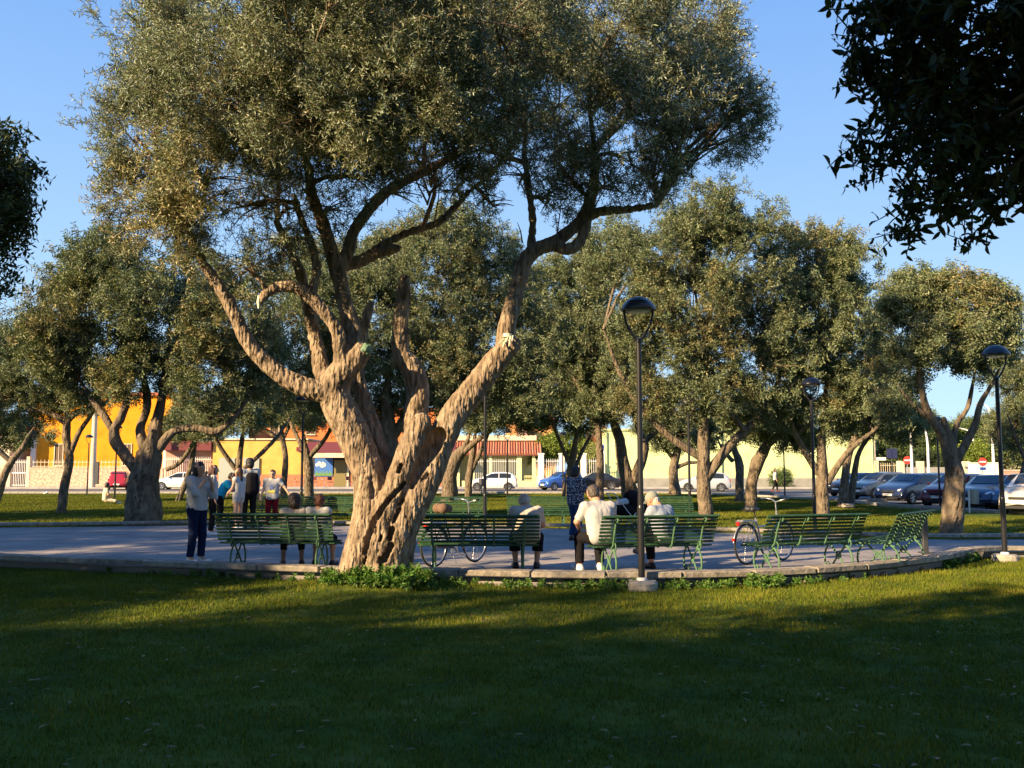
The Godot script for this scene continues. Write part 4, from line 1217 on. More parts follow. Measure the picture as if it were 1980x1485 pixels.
func build_grass() -> void:
	var patch := []
	for v in 3:
		var mb := MB.new()
		var r := RandomNumberGenerator.new()
		r.seed = 40 + v
		for i in 430:
			var p := Vector3(r.randf_range(-0.3, 0.3), 0, r.randf_range(-0.3, 0.3))
			var a := r.randf() * TAU
			var h := r.randf_range(0.016, 0.042)
			var lean := Vector3(cos(a), 0, sin(a)) * h * r.randf_range(0.15, 0.9)
			var w := Vector3(-sin(a), 0, cos(a)) * r.randf_range(0.0015, 0.003)
			var dry := r.randf() < 0.06
			mb.col = Color(0.16, 0.14, 0.06) if dry else Color(0.06, 0.1, 0.011).lerp(Color(0.15, 0.172, 0.026), r.randf())
			var m := p + Vector3(0, h * 0.6, 0) + lean * 0.35
			mb.quad(p - w, p + w, m + w * 0.8, m - w * 0.8)
			mb.tri(m - w * 0.8, m + w * 0.8, p + Vector3(0, h, 0) + lean)
		patch.append(mb.mesh())
	var sets := [[], [], []]
	var tints := [[], [], []]
	var z := -4.0
	while z > -17.5:
		var hw := -z * 0.58 + 0.8
		var x := -hw
		while x < hw:
			var p := Vector3(x + rng.randf_range(-0.1, 0.1), 0, z + rng.randf_range(-0.1, 0.1))
			if not Geometry2D.is_point_in_polygon(Vector2(p.x, -p.z), plaza_poly):
				p.y = mound(p.x, p.z)
				var k := rng.randi() % 3
				var s := rng.randf_range(0.85, 1.15) * (1.35 if -z > 11.5 else 1.0)
				var patchy := clump.get_noise_3d(p.x * 40.0, 3.0, p.z * 40.0)
				sets[k].append(Transform3D(Basis(Vector3.UP, rng.randf() * TAU).scaled(Vector3(1, s * (1.0 + 0.5 * patchy), 1)), p))
				var g := 1.0 + 0.5 * patchy
				tints[k].append(Color(g * (1.0 + 0.4 * maxf(patchy, 0)), g, g))
			x += 0.4
		z -= 0.4
	# mown lawn beyond the plaza: coarser patches
	var sets2 := []
	var tints2 := []
	z = -17.6
	while z > -64.0:
		var hw := -z * 0.58 + 2.0
		var x := -hw
		while x < hw:
			var p := Vector3(x + rng.randf_range(-0.3, 0.3), 0, z + rng.randf_range(-0.3, 0.3))
			if not Geometry2D.is_point_in_polygon(Vector2(p.x, -p.z), plaza_poly) and not (p.x > 16.5 and -p.z > 33):
				var patchy := clump.get_noise_3d(p.x * 14.0, 3.0, p.z * 14.0)
				sets2.append(Transform3D(Basis(Vector3.UP, rng.randf() * TAU).scaled(Vector3(2.4, 1.5, 2.4)), p))
				var g := 1.0 + 0.5 * patchy
				tints2.append(Color(g * (1.1 + 0.3 * maxf(patchy, 0)), g, g))
			x += 1.0
		z -= 1.0
	for k in 3:
		var o := copies(self, "grass", patch[k], M["grass"], sets[k], tints[k])
		tag(o, ["short mown grass of the near lawn", "fine mown grass blades on the near lawn", "tufty mown grass over the near lawn"][k], "grass", "", "stuff")
	var o2 := copies(self, "grass", patch[0], M["grass"], sets2, tints2)
	tag(o2, "mown grass of the lawn beyond the plaza", "grass", "", "stuff")
	# weeds at the foot of the kerb
	var weed := spray(77, 9, 0.16, 0.06, 0.022, [Color(0.07, 0.16, 0.025), Color(0.1, 0.2, 0.03), Color(0.12, 0.18, 0.05)], Color(0.08, 0.14, 0.03), -0.1, 4)
	var where := []
	var tint := []
	for q in [[630, 700, 90, 1.05], [680, 830, 150, 1.35], [820, 960, 12, 0.7], [1100, 1230, 45, 0.8], [1270, 1420, 45, 0.8], [1440, 1512, 36, 1.0], [1520, 1700, 20, 0.7], [1820, 1890, 14, 1.0], [100, 640, 50, 0.7], [960, 1100, 14, 0.8]]:
		for i in q[2]:
			var px := rng.randf_range(q[0], q[1])
			var py := 1139.0 - absf(px - 1180.0) * 0.012
			if px > 1500: py -= (px - 1500) * 0.075 + maxf(px - 1750.0, 0.0) * 0.12
			if px < 720: py -= (720 - px) * 0.045
			if q[3] == 1.35 or q[3] == 1.05: py += 11.0
			var p := ground_at(px, py + rng.randf_range(-3, 5), 0.0)
			p.y = mound(p.x, p.z)
			var up := (Vector3.UP + dir3() * 0.45).normalized()
			var xa := up.cross(dir3()).normalized()
			var s: float = q[3] * rng.randf_range(0.6, 1.25)
			where.append(Transform3D(Basis(xa * s, up * s, xa.cross(up) * s), p))
			tint.append(Color(1, 1, 1) * rng.randf_range(0.8, 1.3))
	var o3 := copies(self, "weeds", weed, M["leaf"], where, tint)
	tag(o3, "leafy green weeds growing at the foot of the plaza kerb", "weeds", "", "stuff")
	# fallen leaves on the paving and in the grass
	var fallen := MB.new()
	fallen.col = Color(0.2, 0.14, 0.07)
	oval_leaf(fallen, Vector3(0, 0.004, 0), Vector3.RIGHT, Vector3(0, 0, 1), Vector3.UP, 0.065, 0.022)
	where = []
	tint = []
	for i in 1500:
		var z0 := -rng.randf_range(4.6, 24.0)
		var x0 := rng.randf_range(-0.57, 0.57) * -z0
		var paved := Geometry2D.is_point_in_polygon(Vector2(x0, -z0), plaza_poly)
		if clump.get_noise_3d(x0 * 25.0, 7.0, z0 * 25.0) < 0.0: continue
		var yy := PLAZA + 0.002 if paved else 0.03 + mound(x0, z0)
		where.append(Transform3D(Basis(Vector3.UP, rng.randf() * TAU) * Basis(Vector3.RIGHT, rng.randf_range(-0.3, 0.3)), Vector3(x0, yy, z0)))
		tint.append(Color(1, 1, 1) * rng.randf_range(0.5, 1.6))
	var o4 := copies(self, "fallen_leaves", fallen.mesh(), M["leaf"], where, tint)
	tag(o4, "dry brown leaves scattered over the lawn and the paving", "leaves", "", "stuff")
	# scraps of litter
	for q in [[1178, 1140, "small crumpled white paper on the grass by the kerb"], [88, 955, "white scrap lying on the far left lawn"]]:
		var mb := MB.new()
		sdf(mb, [[Vector3(-0.03, 0.02, 0), 0.025, Vector3(0.04, 0.03, 0.01), 0.02]], 0.012, 0.02, [], 0.02, bumps, Vector3(600, 600, 600))
		var o := made(self, "paper_scrap", mb, M["white_paint"])
		o.position = ground_at(q[0], q[1])
		o.scale = Vector3.ONE * (1.0 if q[1] > 1000 else 3.0)
		tag(o, q[2], "litter", "scraps of litter on the grass")

func build_houses() -> void:
	var c: Array
	var t: Node3D
	var mb: MB
	# yellow house on the left
	c = at_front(62, 330, 90)
	t = thing("yellow_house", "bright yellow house with brown shuttered windows behind the leftmost trees", "house", c[0])
	block(t, "wall", Vector3(0, 4.4, -4), Vector3(c[1], 8.8, 8), M["yellow_wall"])
	block(t, "roof", Vector3(0, 8.95, -4), Vector3(c[1] + 0.8, 0.3, 8.8), M["roof_tile"])
	for px in [114, 246, 302]: wall_window(t, on_ground(px, 90).x - c[0].x, 3.1, 0.75, 2.0, 0.0, M["cream_wall"], M["shutter"])
	for px in [66, 322]: block(t, "corner_pillar", Vector3(on_ground(px, 90).x - c[0].x, 2.6, 0.12), Vector3(0.45, 5.2, 0.3), M["white_wall"])
	c = at_front(58, 318, 86.5)
	t = thing("garden_wall", "low garden wall with mottled pink tiles in front of the yellow house", "wall", c[0] + Vector3(0, 0.1, 0))
	block(t, "wall", Vector3(0, 0.85, 0), Vector3(c[1], 1.7, 0.25), M["pink_tile"])
	block(t, "coping", Vector3(0, 1.74, 0), Vector3(c[1] + 0.1, 0.08, 0.34), M["cream_wall"])
	bar_fence(t, "railing", -c[1] * 0.5, c[1] * 0.5, 1.78, 2.5, 0, 0.35, M["cream_wall"])
	c = at_front(20, 57, 86.5)
	t = thing("metal_gate", "white barred gate between pillars at the far left house", "gate", c[0] + Vector3(0, 0.1, 0))
	bar_fence(t, "bars", -c[1] * 0.5 + 0.1, c[1] * 0.5 - 0.1, 0.05, 2.5, 0, 0.16, M["white_paint"])
	for s in [-1.0, 1.0]: block(t, "pillar", Vector3(c[1] * 0.5 * s, 1.4, 0), Vector3(0.3, 2.8, 0.3), M["cream_wall"])
	block(t, "crossbar", Vector3(0, 1.3, 0.03), Vector3(c[1] - 0.4, 0.1, 0.06), M["white_paint"])
	c = at_front(-160, 18, 88)
	t = thing("cream_house", "cream house with a pink tiled base at the left edge", "house", c[0])
	block(t, "wall", Vector3(0, 2.8, -4), Vector3(c[1], 5.6, 8), M["cream_wall"])
	block(t, "base", Vector3(0, 0.9, 0.06), Vector3(c[1] + 0.02, 1.8, 0.12), M["pink_tile"])
	block(t, "roof", Vector3(0, 5.75, -4), Vector3(c[1] + 0.8, 0.3, 8.8), M["roof_tile"])
	# cream utility pole
	t = thing("utility_pole", "pale cream utility pole before the yellow house", "pole", on_ground(181, 84))
	mb = MB.new()
	mb.lathe([Vector2(0, 0), Vector2(0.28, 0), Vector2(0.2, 8.0), Vector2(0, 8.02)], Vector3.ZERO, 12)
	made(t, "pole", mb, M["cream_wall"])
	mb = MB.new()
	mb.box(Vector3(0.4, 1.4, 0.05), Vector3(0.35, 2.0, 0.25), Basis.IDENTITY, 0.03)
	made(t, "meter_box", mb, M["dark_metal"])
	# porch between the two yellow houses
	c = at_front(318, 412, 89)
	t = thing("porch_house", "low house with dark red roof band and white grille between yellow houses", "house", c[0])
	block(t, "wall", Vector3(0, 1.9, -4), Vector3(c[1], 3.8, 7.4), M["pink_wall"])
	block(t, "roof", Vector3(0, 3.95, -3.2), Vector3(c[1] + 0.1, 0.9, 8.0), M["awning"])
	bar_fence(t, "grille", -c[1] * 0.5 + 0.2, c[1] * 0.5 - 0.2, 0.2, 2.9, 0.1, 0.2, M["white_paint"])
	# second yellow house
	c = at_front(412, 594, 88.5)
	t = thing("yellow_house", "lower plain yellow house with grey doors and brick base", "house", c[0])
	block(t, "wall", Vector3(0, 2.25, -4), Vector3(c[1], 4.5, 8), M["yellow_wall_b"])
	block(t, "brick_base", Vector3(0, 0.62, 0.05), Vector3(c[1] + 0.02, 1.24, 0.1), M["brick"])
	block(t, "parapet", Vector3(0, 4.56, -3.98), Vector3(c[1] + 0.2, 0.14, 8.3), M["cream_wall"])
	for px in [440, 487]:
		var x: float = on_ground(px, 88.5).x - c[0].x
		var dr := block(t, "door", Vector3(x, 1.4, 0.1), Vector3(1.5, 2.8, 0.12), M["grey_door"])
		block(dr, "handle", Vector3(x + 0.55, 1.3, 0.18), Vector3(0.06, 0.2, 0.05), M["chrome"])
	block(t, "awning_box", Vector3(c[1] * 0.5 - 0.4, 3.6, 0.3), Vector3(1.0, 0.4, 0.6), M["awning"])
	# orange building behind
	c = at_front(480, 860, 102)
	t = thing("orange_building", "tall orange house rising behind the bar", "house", c[0])
	block(t, "wall", Vector3(0, 4.1, -4), Vector3(c[1], 8.2, 8), M["orange_wall"])
	block(t, "roof", Vector3(0, 8.3, -4), Vector3(c[1] + 0.6, 0.2, 8.6), M["roof_tile"])
	block(t, "white_panel", Vector3(on_ground(745, 102).x - c[0].x, 5.1, 0.05), Vector3(1.3, 1.2, 0.1), M["white_wall"])
	for px in [530, 600, 665, 800]: wall_window(t, on_ground(px, 102).x - c[0].x, 6.2, 0.9, 1.3, 0.0, M["cream_wall"], M["shutter"])
	# bar
	c = at_front(594, 882, 88)
	t = thing("bar", "bar with dark red awning and cream sign band behind the old trunk", "bar", c[0])
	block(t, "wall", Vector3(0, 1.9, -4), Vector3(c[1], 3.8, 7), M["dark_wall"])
	block(t, "brick_base", Vector3(0, 0.62, -0.45), Vector3(c[1] - 0.02, 1.24, 0.1), M["brick"])
	mb = MB.new()
	mb.quad(Vector3(-c[1] * 0.5, 3.2, 1.6), Vector3(c[1] * 0.5, 3.2, 1.6), Vector3(c[1] * 0.5, 4.3, -0.4), Vector3(-c[1] * 0.5, 4.3, -0.4))
	mb.quad(Vector3(-c[1] * 0.5, 4.25, -0.4), Vector3(c[1] * 0.5, 4.25, -0.4), Vector3(c[1] * 0.5, 3.15, 1.6), Vector3(-c[1] * 0.5, 3.15, 1.6))
	made(t, "awning", mb, M["awning"])
	block(t, "sign_band", Vector3(0, 3.0, 1.64), Vector3(c[1], 0.42, 0.06), M["cream_wall"])
	mb = MB.new()
	for i in 9:
		var x: float = on_ground(756 + i * 2.6, 86.4).x - c[0].x
		mb.box(Vector3(x, 3.0, 1.68), Vector3(0.08, 0.2, 0.02))
	made(t, "sign_lettering", mb, M["awning"])
	var dr2 := block(t, "door", Vector3(on_ground(657, 88).x - c[0].x, 1.35, -0.4), Vector3(1.15, 2.5, 0.14), M["olive_door"])
	block(dr2, "handle", Vector3(on_ground(657, 88).x - c[0].x + 0.45, 1.2, -0.31), Vector3(0.05, 0.2, 0.05), M["chrome"])
	# the pictured shutter beside the door: blue sky over green plants
	var fx: float = on_ground(625, 88).x - c[0].x
	var po := block(t, "poster", Vector3(fx, 1.9, -0.38), Vector3(1.7, 1.7, 0.1), M["poster_blue"])
	mb = MB.new()
	for i in 16:
		var x: float = fx - 0.78 + i * 0.104
		var hh := 0.35 + 0.28 * absf(sin(i * 2.1))
		mb.tri(Vector3(x - 0.07, 1.1, -0.326), Vector3(x + 0.07, 1.1, -0.326), Vector3(x + 0.02 * sin(i * 1.7), 1.1 + hh, -0.326))
	made(po, "printed_plants", mb, M["poster_green"])
	mb = MB.new()
	for i in 6: mb.lathe([Vector2(0, 0), Vector2(0.16 + 0.05 * sin(i * 3.0), 0.001)], Vector3(fx - 0.62 + i * 0.16 * (1.0 + 0.2 * sin(i)), 2.15 + 0.16 * sin(i * 1.9), -0.3262 + 0.0004 * i), 10, Basis(Vector3.RIGHT, PI / 2))
	made(po, "printed_clouds", mb, M["white_wall"])
	for px in [672, 700]: block(t, "door_jamb", Vector3(on_ground(px, 88).x - c[0].x, 1.5, -0.38), Vector3(0.2, 3.0, 0.2), M["cream_wall"])
	# bar chairs
	var k := 0
	for q in [[608, 84.5, "dark bar chair outside the poster, nearest the yellow house"], [640, 84.8, "dark bar chair outside the olive door"], [676, 84.6, "dark bar chair next to the old trunk, outside the bar"], [576, 84.6, "dark bar chair before the brick base of the yellow house"]]:
		var ch := thing("bar_chair", q[2], "chair", on_ground(q[0], q[1], 0.13), 0.6 * k, "chairs outside the bar")
		mb = MB.new()
		mb.box(Vector3(0, 0.45, 0), Vector3(0.44, 0.05, 0.44), Basis.IDENTITY, 0.012)
		made(ch, "seat", mb, M["awning"])
		mb = MB.new()
		mb.box(Vector3(0, 0.78, -0.2), Vector3(0.44, 0.34, 0.04), Basis.IDENTITY, 0.012)
		made(ch, "backrest", mb, M["awning"])
		for s in [[-1, -1], [1, -1], [-1, 1], [1, 1]]:
			mb = MB.new()
			mb.tube([Vector3(0.19 * s[0], 0.8 if s[1] < 0 else 0.45, 0.19 * s[1]), Vector3(0.21 * s[0], 0, 0.21 * s[1])], [0.016, 0.016], 6)
			made(ch, "leg", mb, M["chrome"])
		k += 1
	for q in [[592, 84.2, "small round bar table before the brick base"], [628, 84.2, "small round bar table under the blue poster"]]:
		var tb := thing("bar_table", q[2], "table", on_ground(q[0], q[1], 0.13), 0, "tables outside the bar")
		mb = MB.new()
		mb.lathe([Vector2(0, 0.7), Vector2(0.36, 0.7), Vector2(0.36, 0.73), Vector2(0, 0.735)], Vector3.ZERO, 16)
		made(tb, "tabletop", mb, M["chrome"])
		mb = MB.new()
		mb.lathe([Vector2(0, 0), Vector2(0.22, 0), Vector2(0.2, 0.03), Vector2(0.03, 0.05), Vector2(0.03, 0.7)], Vector3.ZERO, 12)
		made(tb, "pedestal", mb, M["chrome"])
	# pale house with tiled porch
	c = at_front(880, 1036, 89)
	t = thing("porch_house", "pale yellow house with red tiled porch roof behind the white car", "house", c[0])
	block(t, "wall", Vector3(0, 2.3, -5), Vector3(c[1], 4.6, 7), M["pale_wall"])
	block(t, "parapet", Vector3(0, 4.75, -4.9), Vector3(c[1] + 0.2, 0.5, 7.3), M["cream_wall"])
	for i in 5:
		var px: float = [884, 914, 948, 1004, 1032][i]
		block(t, "porch_pillar", Vector3(on_ground(px, 88).x - c[0].x, 1.5, 0.6), Vector3(0.45 if i in [0, 3] else 0.28, 3.0, 0.3), M["pale_wall"])
	mb = MB.new()
	mb.box(Vector3(0.2, 3.66, -0.25), Vector3(c[1] + 0.6, 0.1, 3.0), Basis(Vector3.RIGHT, 0.42))
	var porch := made(t, "porch_roof", mb, M["roof_dark"])
	for i in 34:
		mb = MB.new()
		var x: float = -c[1] * 0.5 - 0.05 + i * (c[1] + 0.5) / 33.0
		mb.tube([Vector3(x, 3.15, 1.12), Vector3(x, 4.38, -1.62)], [0.1, 0.1], 7)
		made(porch, "roof_tile", mb, M["roof_tile"] if i % 3 else M["roof_tile_b"])
	bar_fence(t, "porch_bars", on_ground(918, 88).x - c[0].x, on_ground(1002, 88).x - c[0].x, 0.4, 2.7, 0.75, 0.17, M["white_paint"])
	block(t, "low_wall", Vector3(0.4, 0.35, 0.7), Vector3(c[1] - 0.6, 0.6, 0.2), M["pale_wall"])
	# orange house behind it
	c = at_front(978, 1075, 108)
	t = thing("orange_building", "orange house with brown chimney above the tiled porch roof", "house", c[0])
	block(t, "wall", Vector3(0, 3.7, -4), Vector3(c[1], 7.4, 8), M["orange_wall_b"])
	block(t, "chimney", Vector3(-1.0, 5.2, 0.8), Vector3(1.1, 3.0, 0.9), M["pink_wall"])
	wall_window(t, 1.6, 5.2, 0.9, 0.7, 0.0, M["roof_tile"], M["shutter"])
	mb = MB.new()
	var hw: float = c[1] * 0.5 + 0.4
	mb.quad(Vector3(-hw, 7.4, 0.4), Vector3(hw, 7.4, 0.4), Vector3(0, 9.2, -4), Vector3(0, 9.2, -4.01))
	mb.quad(Vector3(-hw, 7.4, -8.4), Vector3(-hw, 7.4, 0.4), Vector3(0, 9.2, -4), Vector3(0, 9.2, -4.01))
	mb.quad(Vector3(hw, 7.4, 0.4), Vector3(hw, 7.4, -8.4), Vector3(0, 9.2, -4.01), Vector3(0, 9.2, -4))
	made(t, "roof", mb, M["roof_tile"])
	# white fence
	c = at_front(1036, 1168, 87.5)
	t = thing("garden_fence", "white barred garden fence with pale pillars behind the blue car", "fence", c[0] + Vector3(0, 0.1, 0))
	block(t, "low_wall", Vector3(0, 0.4, 0), Vector3(c[1], 0.8, 0.24), M["cream_wall"])
	for px in [1046, 1086, 1128, 1164]:
		var pil := block(t, "pillar", Vector3(on_ground(px, 87.5).x - c[0].x, 1.5, 0), Vector3(0.5, 3.0, 0.4), M["white_wall"])
		block(pil, "cap", Vector3(on_ground(px, 87.5).x - c[0].x, 3.06, 0), Vector3(0.62, 0.12, 0.52), M["white_wall"])
	bar_fence(t, "bars", -c[1] * 0.5, c[1] * 0.5, 0.8, 2.6, 0.0, 0.2, M["white_paint"])
	# long pale green hall
	c = at_front(1168, 1692, 89)
	t = thing("hall", "long plain pale green hall with grey base behind the right trees", "building", c[0])
	block(t, "wall", Vector3(0, 2.7, -5), Vector3(c[1], 5.4, 10), M["green_wall"])
	block(t, "grey_base", Vector3(0, 0.45, 0.04), Vector3(c[1] + 0.02, 0.9, 0.08), M["grey_wall"])
	block(t, "cornice", Vector3(0, 5.48, -5), Vector3(c[1] + 0.3, 0.18, 10.3), M["green_wall"])
	for px in [1172, 1394, 1686]:
		mb = MB.new()
		var x: float = on_ground(px, 89).x - c[0].x
		mb.tube([Vector3(x, 0.1, 0.14), Vector3(x, 5.3, 0.14)], [0.06, 0.06], 8)
		made(t, "drainpipe", mb, M["green_wall"])
	# dark green building and the gardens on the right
	c = at_front(1694, 1752, 98)
	t = thing("teal_house", "small dark green house beside the pale hall", "house", c[0])
	block(t, "wall", Vector3(0, 2.4, -4), Vector3(c[1], 4.8, 8), M["teal_wall"])
	block(t, "upper_wall", Vector3(0.9, 5.4, -4), Vector3(1.6, 1.4, 7), M["green_wall"])
	c = at_front(1694, 1738, 86)
	t = thing("garden_fence", "tan barred fence beside the pale hall", "fence", c[0])
	bar_fence(t, "bars", -c[1] * 0.5, c[1] * 0.5, 0.1, 2.3, 0.0, 0.2, M["cream_wall"])
	for s in [-1.0, 1.0]: block(t, "post", Vector3(s * c[1] * 0.5, 1.25, 0), Vector3(0.3, 2.5, 0.3), M["cream_wall"])
	c = at_front(1738, 1872, 80)
	t = thing("garden_wall", "grey rendered garden wall behind the parked navy cars", "wall", c[0])
	block(t, "wall", Vector3(0, 0.95, 0), Vector3(c[1], 1.9, 0.3), M["grey_wall"])
	for px in [1740, 1778, 1866]: block(t, "pillar", Vector3(on_ground(px, 80).x - c[0].x, 1.2, 0), Vector3(0.5, 2.4, 0.5), M["cream_wall"])
	c = at_front(1872, 1928, 78)
	t = thing("gate_wall", "bright white gate wall at the right", "wall", c[0])
	block(t, "wall", Vector3(0, 1.1, 0), Vector3(c[1], 2.2, 0.3), M["white_wall"])
	block(t, "coping", Vector3(0, 2.24, 0), Vector3(c[1] + 0.1, 0.08, 0.4), M["white_wall"])
	c = at_front(1928, 2060, 78)
	t = thing("garden_wall", "pinkish garden wall at the right edge behind the lamp", "wall", c[0])
	block(t, "wall", Vector3(0, 0.8, 0), Vector3(c[1], 1.6, 0.3), M["pink_wall"])
	block(t, "coping", Vector3(0, 1.64, 0), Vector3(c[1] + 0.1, 0.08, 0.4), M["cream_wall"])
	c = at_front(1812, 1892, 108)
	t = thing("red_house", "white house with red brick band beyond the gardens at right", "house", c[0])
	block(t, "wall", Vector3(0, 2.6, -4), Vector3(c[1], 5.2, 8), M["white_wall"])
	block(t, "red_band", Vector3(0.2, 3.0, 0.05), Vector3(c[1] - 0.3, 1.7, 0.1), M["red_wall"])
	wall_window(t, 1.0, 4.7, 0.5, 0.4, 0.0, M["white_wall"], M["shutter"])
	c = at_front(1930, 1990, 92)
	t = thing("tan_house", "small tan roofed house at the right edge", "house", c[0])
	block(t, "wall", Vector3(0, 1.2, -3), Vector3(c[1], 2.4, 6), M["cream_wall"])
	mb = MB.new()
	mb.quad(Vector3(-2.2, 2.4, 0.4), Vector3(2.2, 2.4, 0.4), Vector3(1.2, 3.5, -3), Vector3(-1.2, 3.5, -3))
	mb.quad(Vector3(-2.2, 2.4, -6.4), Vector3(-2.2, 2.4, 0.4), Vector3(-1.2, 3.5, -3), Vector3(-1.2, 3.5, -3.01))
	made(t, "roof", mb, M["roof_dark"])

func build_street_things() -> void:
	var mb: MB
	var t: Node3D
	# signs
	var blue := thing("parking_sign", "blue disabled parking sign on a grey post before the hall", "sign", on_ground(1164, 64))
	mb = MB.new()
	mb.tube([Vector3(0, 0, 0), Vector3(0, 3.4, 0)], [0.035, 0.035], 8)
	made(blue, "post", mb, M["white_paint"])
	mb = MB.new()
	mb.box(Vector3(0, 3.1, 0.05), Vector3(0.34, 0.62, 0.02))
	made(blue, "board", mb, M["white_paint"])
	mb = MB.new()
	mb.box(Vector3(0, 3.16, 0.064), Vector3(0.28, 0.38, 0.008))
	made(blue, "blue_field", mb, M["sign_blue"])
	mb = MB.new()
	mb.lathe([Vector2(0, 0), Vector2(0.03, 0), Vector2(0.03, 0.006), Vector2(0, 0.006)], Vector3(-0.02, 3.29, 0.069), 8, Basis(Vector3.RIGHT, PI / 2))
	mb.box(Vector3(-0.015, 3.2, 0.0715), Vector3(0.035, 0.12, 0.005))
	mb.box(Vector3(0.025, 3.15, 0.0715), Vector3(0.09, 0.03, 0.005))
	mb.box(Vector3(0.065, 3.09, 0.0715), Vector3(0.03, 0.11, 0.005))
	mb.tube(arc3(Vector3(-0.01, 3.1, 0.072), 0.065, 2.2, 5.6), ones(13, 0.012), 5)
	made(blue, "wheelchair_symbol", mb, M["white_paint"])
	for q in [[1753, 890, 70, "round red no entry sign beside the white street light pole"], [1898, 893, 66, "round red no entry sign in front of the white gate wall"]]:
		t = thing("no_entry_sign", q[3], "sign", on_ground(q[0], q[2]), 0, "no entry signs")
		var y := pt(q[0], q[1], q[2]).y
		mb = MB.new()
		mb.tube([Vector3(0, 0, 0), Vector3(0, y + 0.2, 0)], [0.03, 0.03], 8)
		made(t, "post", mb, M["chrome"])
		mb = MB.new()
		mb.lathe([Vector2(0, 0), Vector2(0.3, 0), Vector2(0.3, 0.02), Vector2(0, 0.02)], Vector3(0, y, 0.04), 20, Basis(Vector3.RIGHT, PI / 2))
		made(t, "disc", mb, M["sign_red"])
		mb = MB.new()
		mb.box(Vector3(0, y, 0.066), Vector3(0.46, 0.1, 0.008))
		made(t, "bar", mb, M["white_paint"])
		if q[0] > 1800:
			mb = MB.new()
			mb.box(Vector3(0, y - 0.48, 0.05), Vector3(0.42, 0.2, 0.02))
			made(t, "lower_plate", mb, M["sign_blue"])
	t = thing("direction_sign", "white direction plate on the corner of the pale hall", "sign", on_ground(1692, 84))
	mb = MB.new()
	mb.tube([Vector3.ZERO, Vector3(0, 4.4, 0)], [0.05, 0.05], 8)
	made(t, "post", mb, M["kerb"])
	mb = MB.new()
	mb.box(Vector3(0.5, 2.65, 0.06), Vector3(0.85, 0.28, 0.03))
	made(t, "plate", mb, M["white_paint"])
	t = thing("notice_board", "dark blue back of a twin notice board on a post", "sign", on_ground(1724, 82))
	mb = MB.new()
	mb.tube([Vector3.ZERO, Vector3(0, 3.9, 0)], [0.05, 0.05], 8)
	made(t, "post", mb, M["dark_metal"])
	for s in [-1.0, 1.0]:
		mb = MB.new()
		mb.box(Vector3(0.24 * s, 3.1, 0.06), Vector3(0.42, 0.85, 0.05))
		made(t, "panel", mb, M["sign_navy"])
	# white street lights with curved arms
	for q in [[1794, 858, 1776, 822, 75, "curved white street light left of the fork of the small olive"], [1884, 845, 1855, 828, 85, "curved white street light behind the fork of the small olive"], [1920, 840, 1900, 782, 75, "tall curved white street light near the right lamp"]]:
		t = thing("street_light", q[5], "street light", on_ground(q[0], q[4]), 0, "curved white street lights")
		var e := pt(q[2], q[3], q[4]) - t.position
		e.z = 0.0
		mb = MB.new()
		var o := smooth_line([Vector3.ZERO, Vector3(0, e.y * 0.5, 0), Vector3(0, e.y - 1.5, 0), Vector3(e.x * 0.25, e.y - 0.35, 0), e], [0.13, 0.1, 0.09, 0.08, 0.06], 4)
		mb.tube(o[0], o[1], 9)
		made(t, "pole", mb, M["white_paint"])
		mb = MB.new()
		mb.box(e + Vector3(-0.25, 0.0, 0), Vector3(0.6, 0.12, 0.25), Basis.IDENTITY, 0.04)
		made(t, "lamp_head", mb, M["kerb"])
	t = thing("utility_pole", "straight white pole beside the no entry sign", "pole", on_ground(1762, 69))
	mb = MB.new()
	mb.lathe([Vector2(0, 0), Vector2(0.12, 0), Vector2(0.08, 4.9), Vector2(0, 4.92)], Vector3.ZERO, 10)
	made(t, "pole", mb, M["white_paint"])
	# litter bins
	t = thing("litter_bin", "pale round litter bin on a white post by the car park", "bin", ground_at(1875, 992))
	mb = MB.new()
	mb.tube([Vector3(0, 0, 0), Vector3(0, 0.9, 0)], [0.035, 0.035], 8)
	made(t, "post", mb, M["white_paint"])
	mb = MB.new()
	mb.lathe([Vector2(0, 0.35), Vector2(0.15, 0.35), Vector2(0.165, 0.9), Vector2(0.15, 0.9), Vector2(0.14, 0.4), Vector2(0, 0.4)], Vector3(0.22, 0, 0), 16)
	made(t, "bucket", mb, M["bin_grey"])
	t = thing("litter_bin", "dark litter bin on a post before the white car", "bin", on_ground(931, 66))
	mb = MB.new()
	mb.tube([Vector3(0, 0, 0), Vector3(0, 1.2, 0)], [0.03, 0.03], 8)
	made(t, "post", mb, M["dark_metal"])
	mb = MB.new()
	mb.lathe([Vector2(0, 0.5), Vector2(0.16, 0.5), Vector2(0.18, 1.05), Vector2(0, 1.06)], Vector3(0, 0, 0.1), 14)
	made(t, "bucket", mb, M["dark_metal"])
	# dark post at the end of the last bench
	t = thing("bollard", "dark square post behind the rightmost front bench", "post", ground_at(1789, 1070, PLAZA))
	mb = MB.new()
	mb.box(Vector3(0, 0.42, 0), Vector3(0.1, 0.84, 0.1), Basis.IDENTITY, 0.01)
	made(t, "post", mb, M["dark_metal"])
	mb = MB.new()
	mb.box(Vector3(0, 0.015, 0), Vector3(0.2, 0.03, 0.2), Basis.IDENTITY, 0.008)
	made(t, "base_plate", mb, M["dark_metal"])
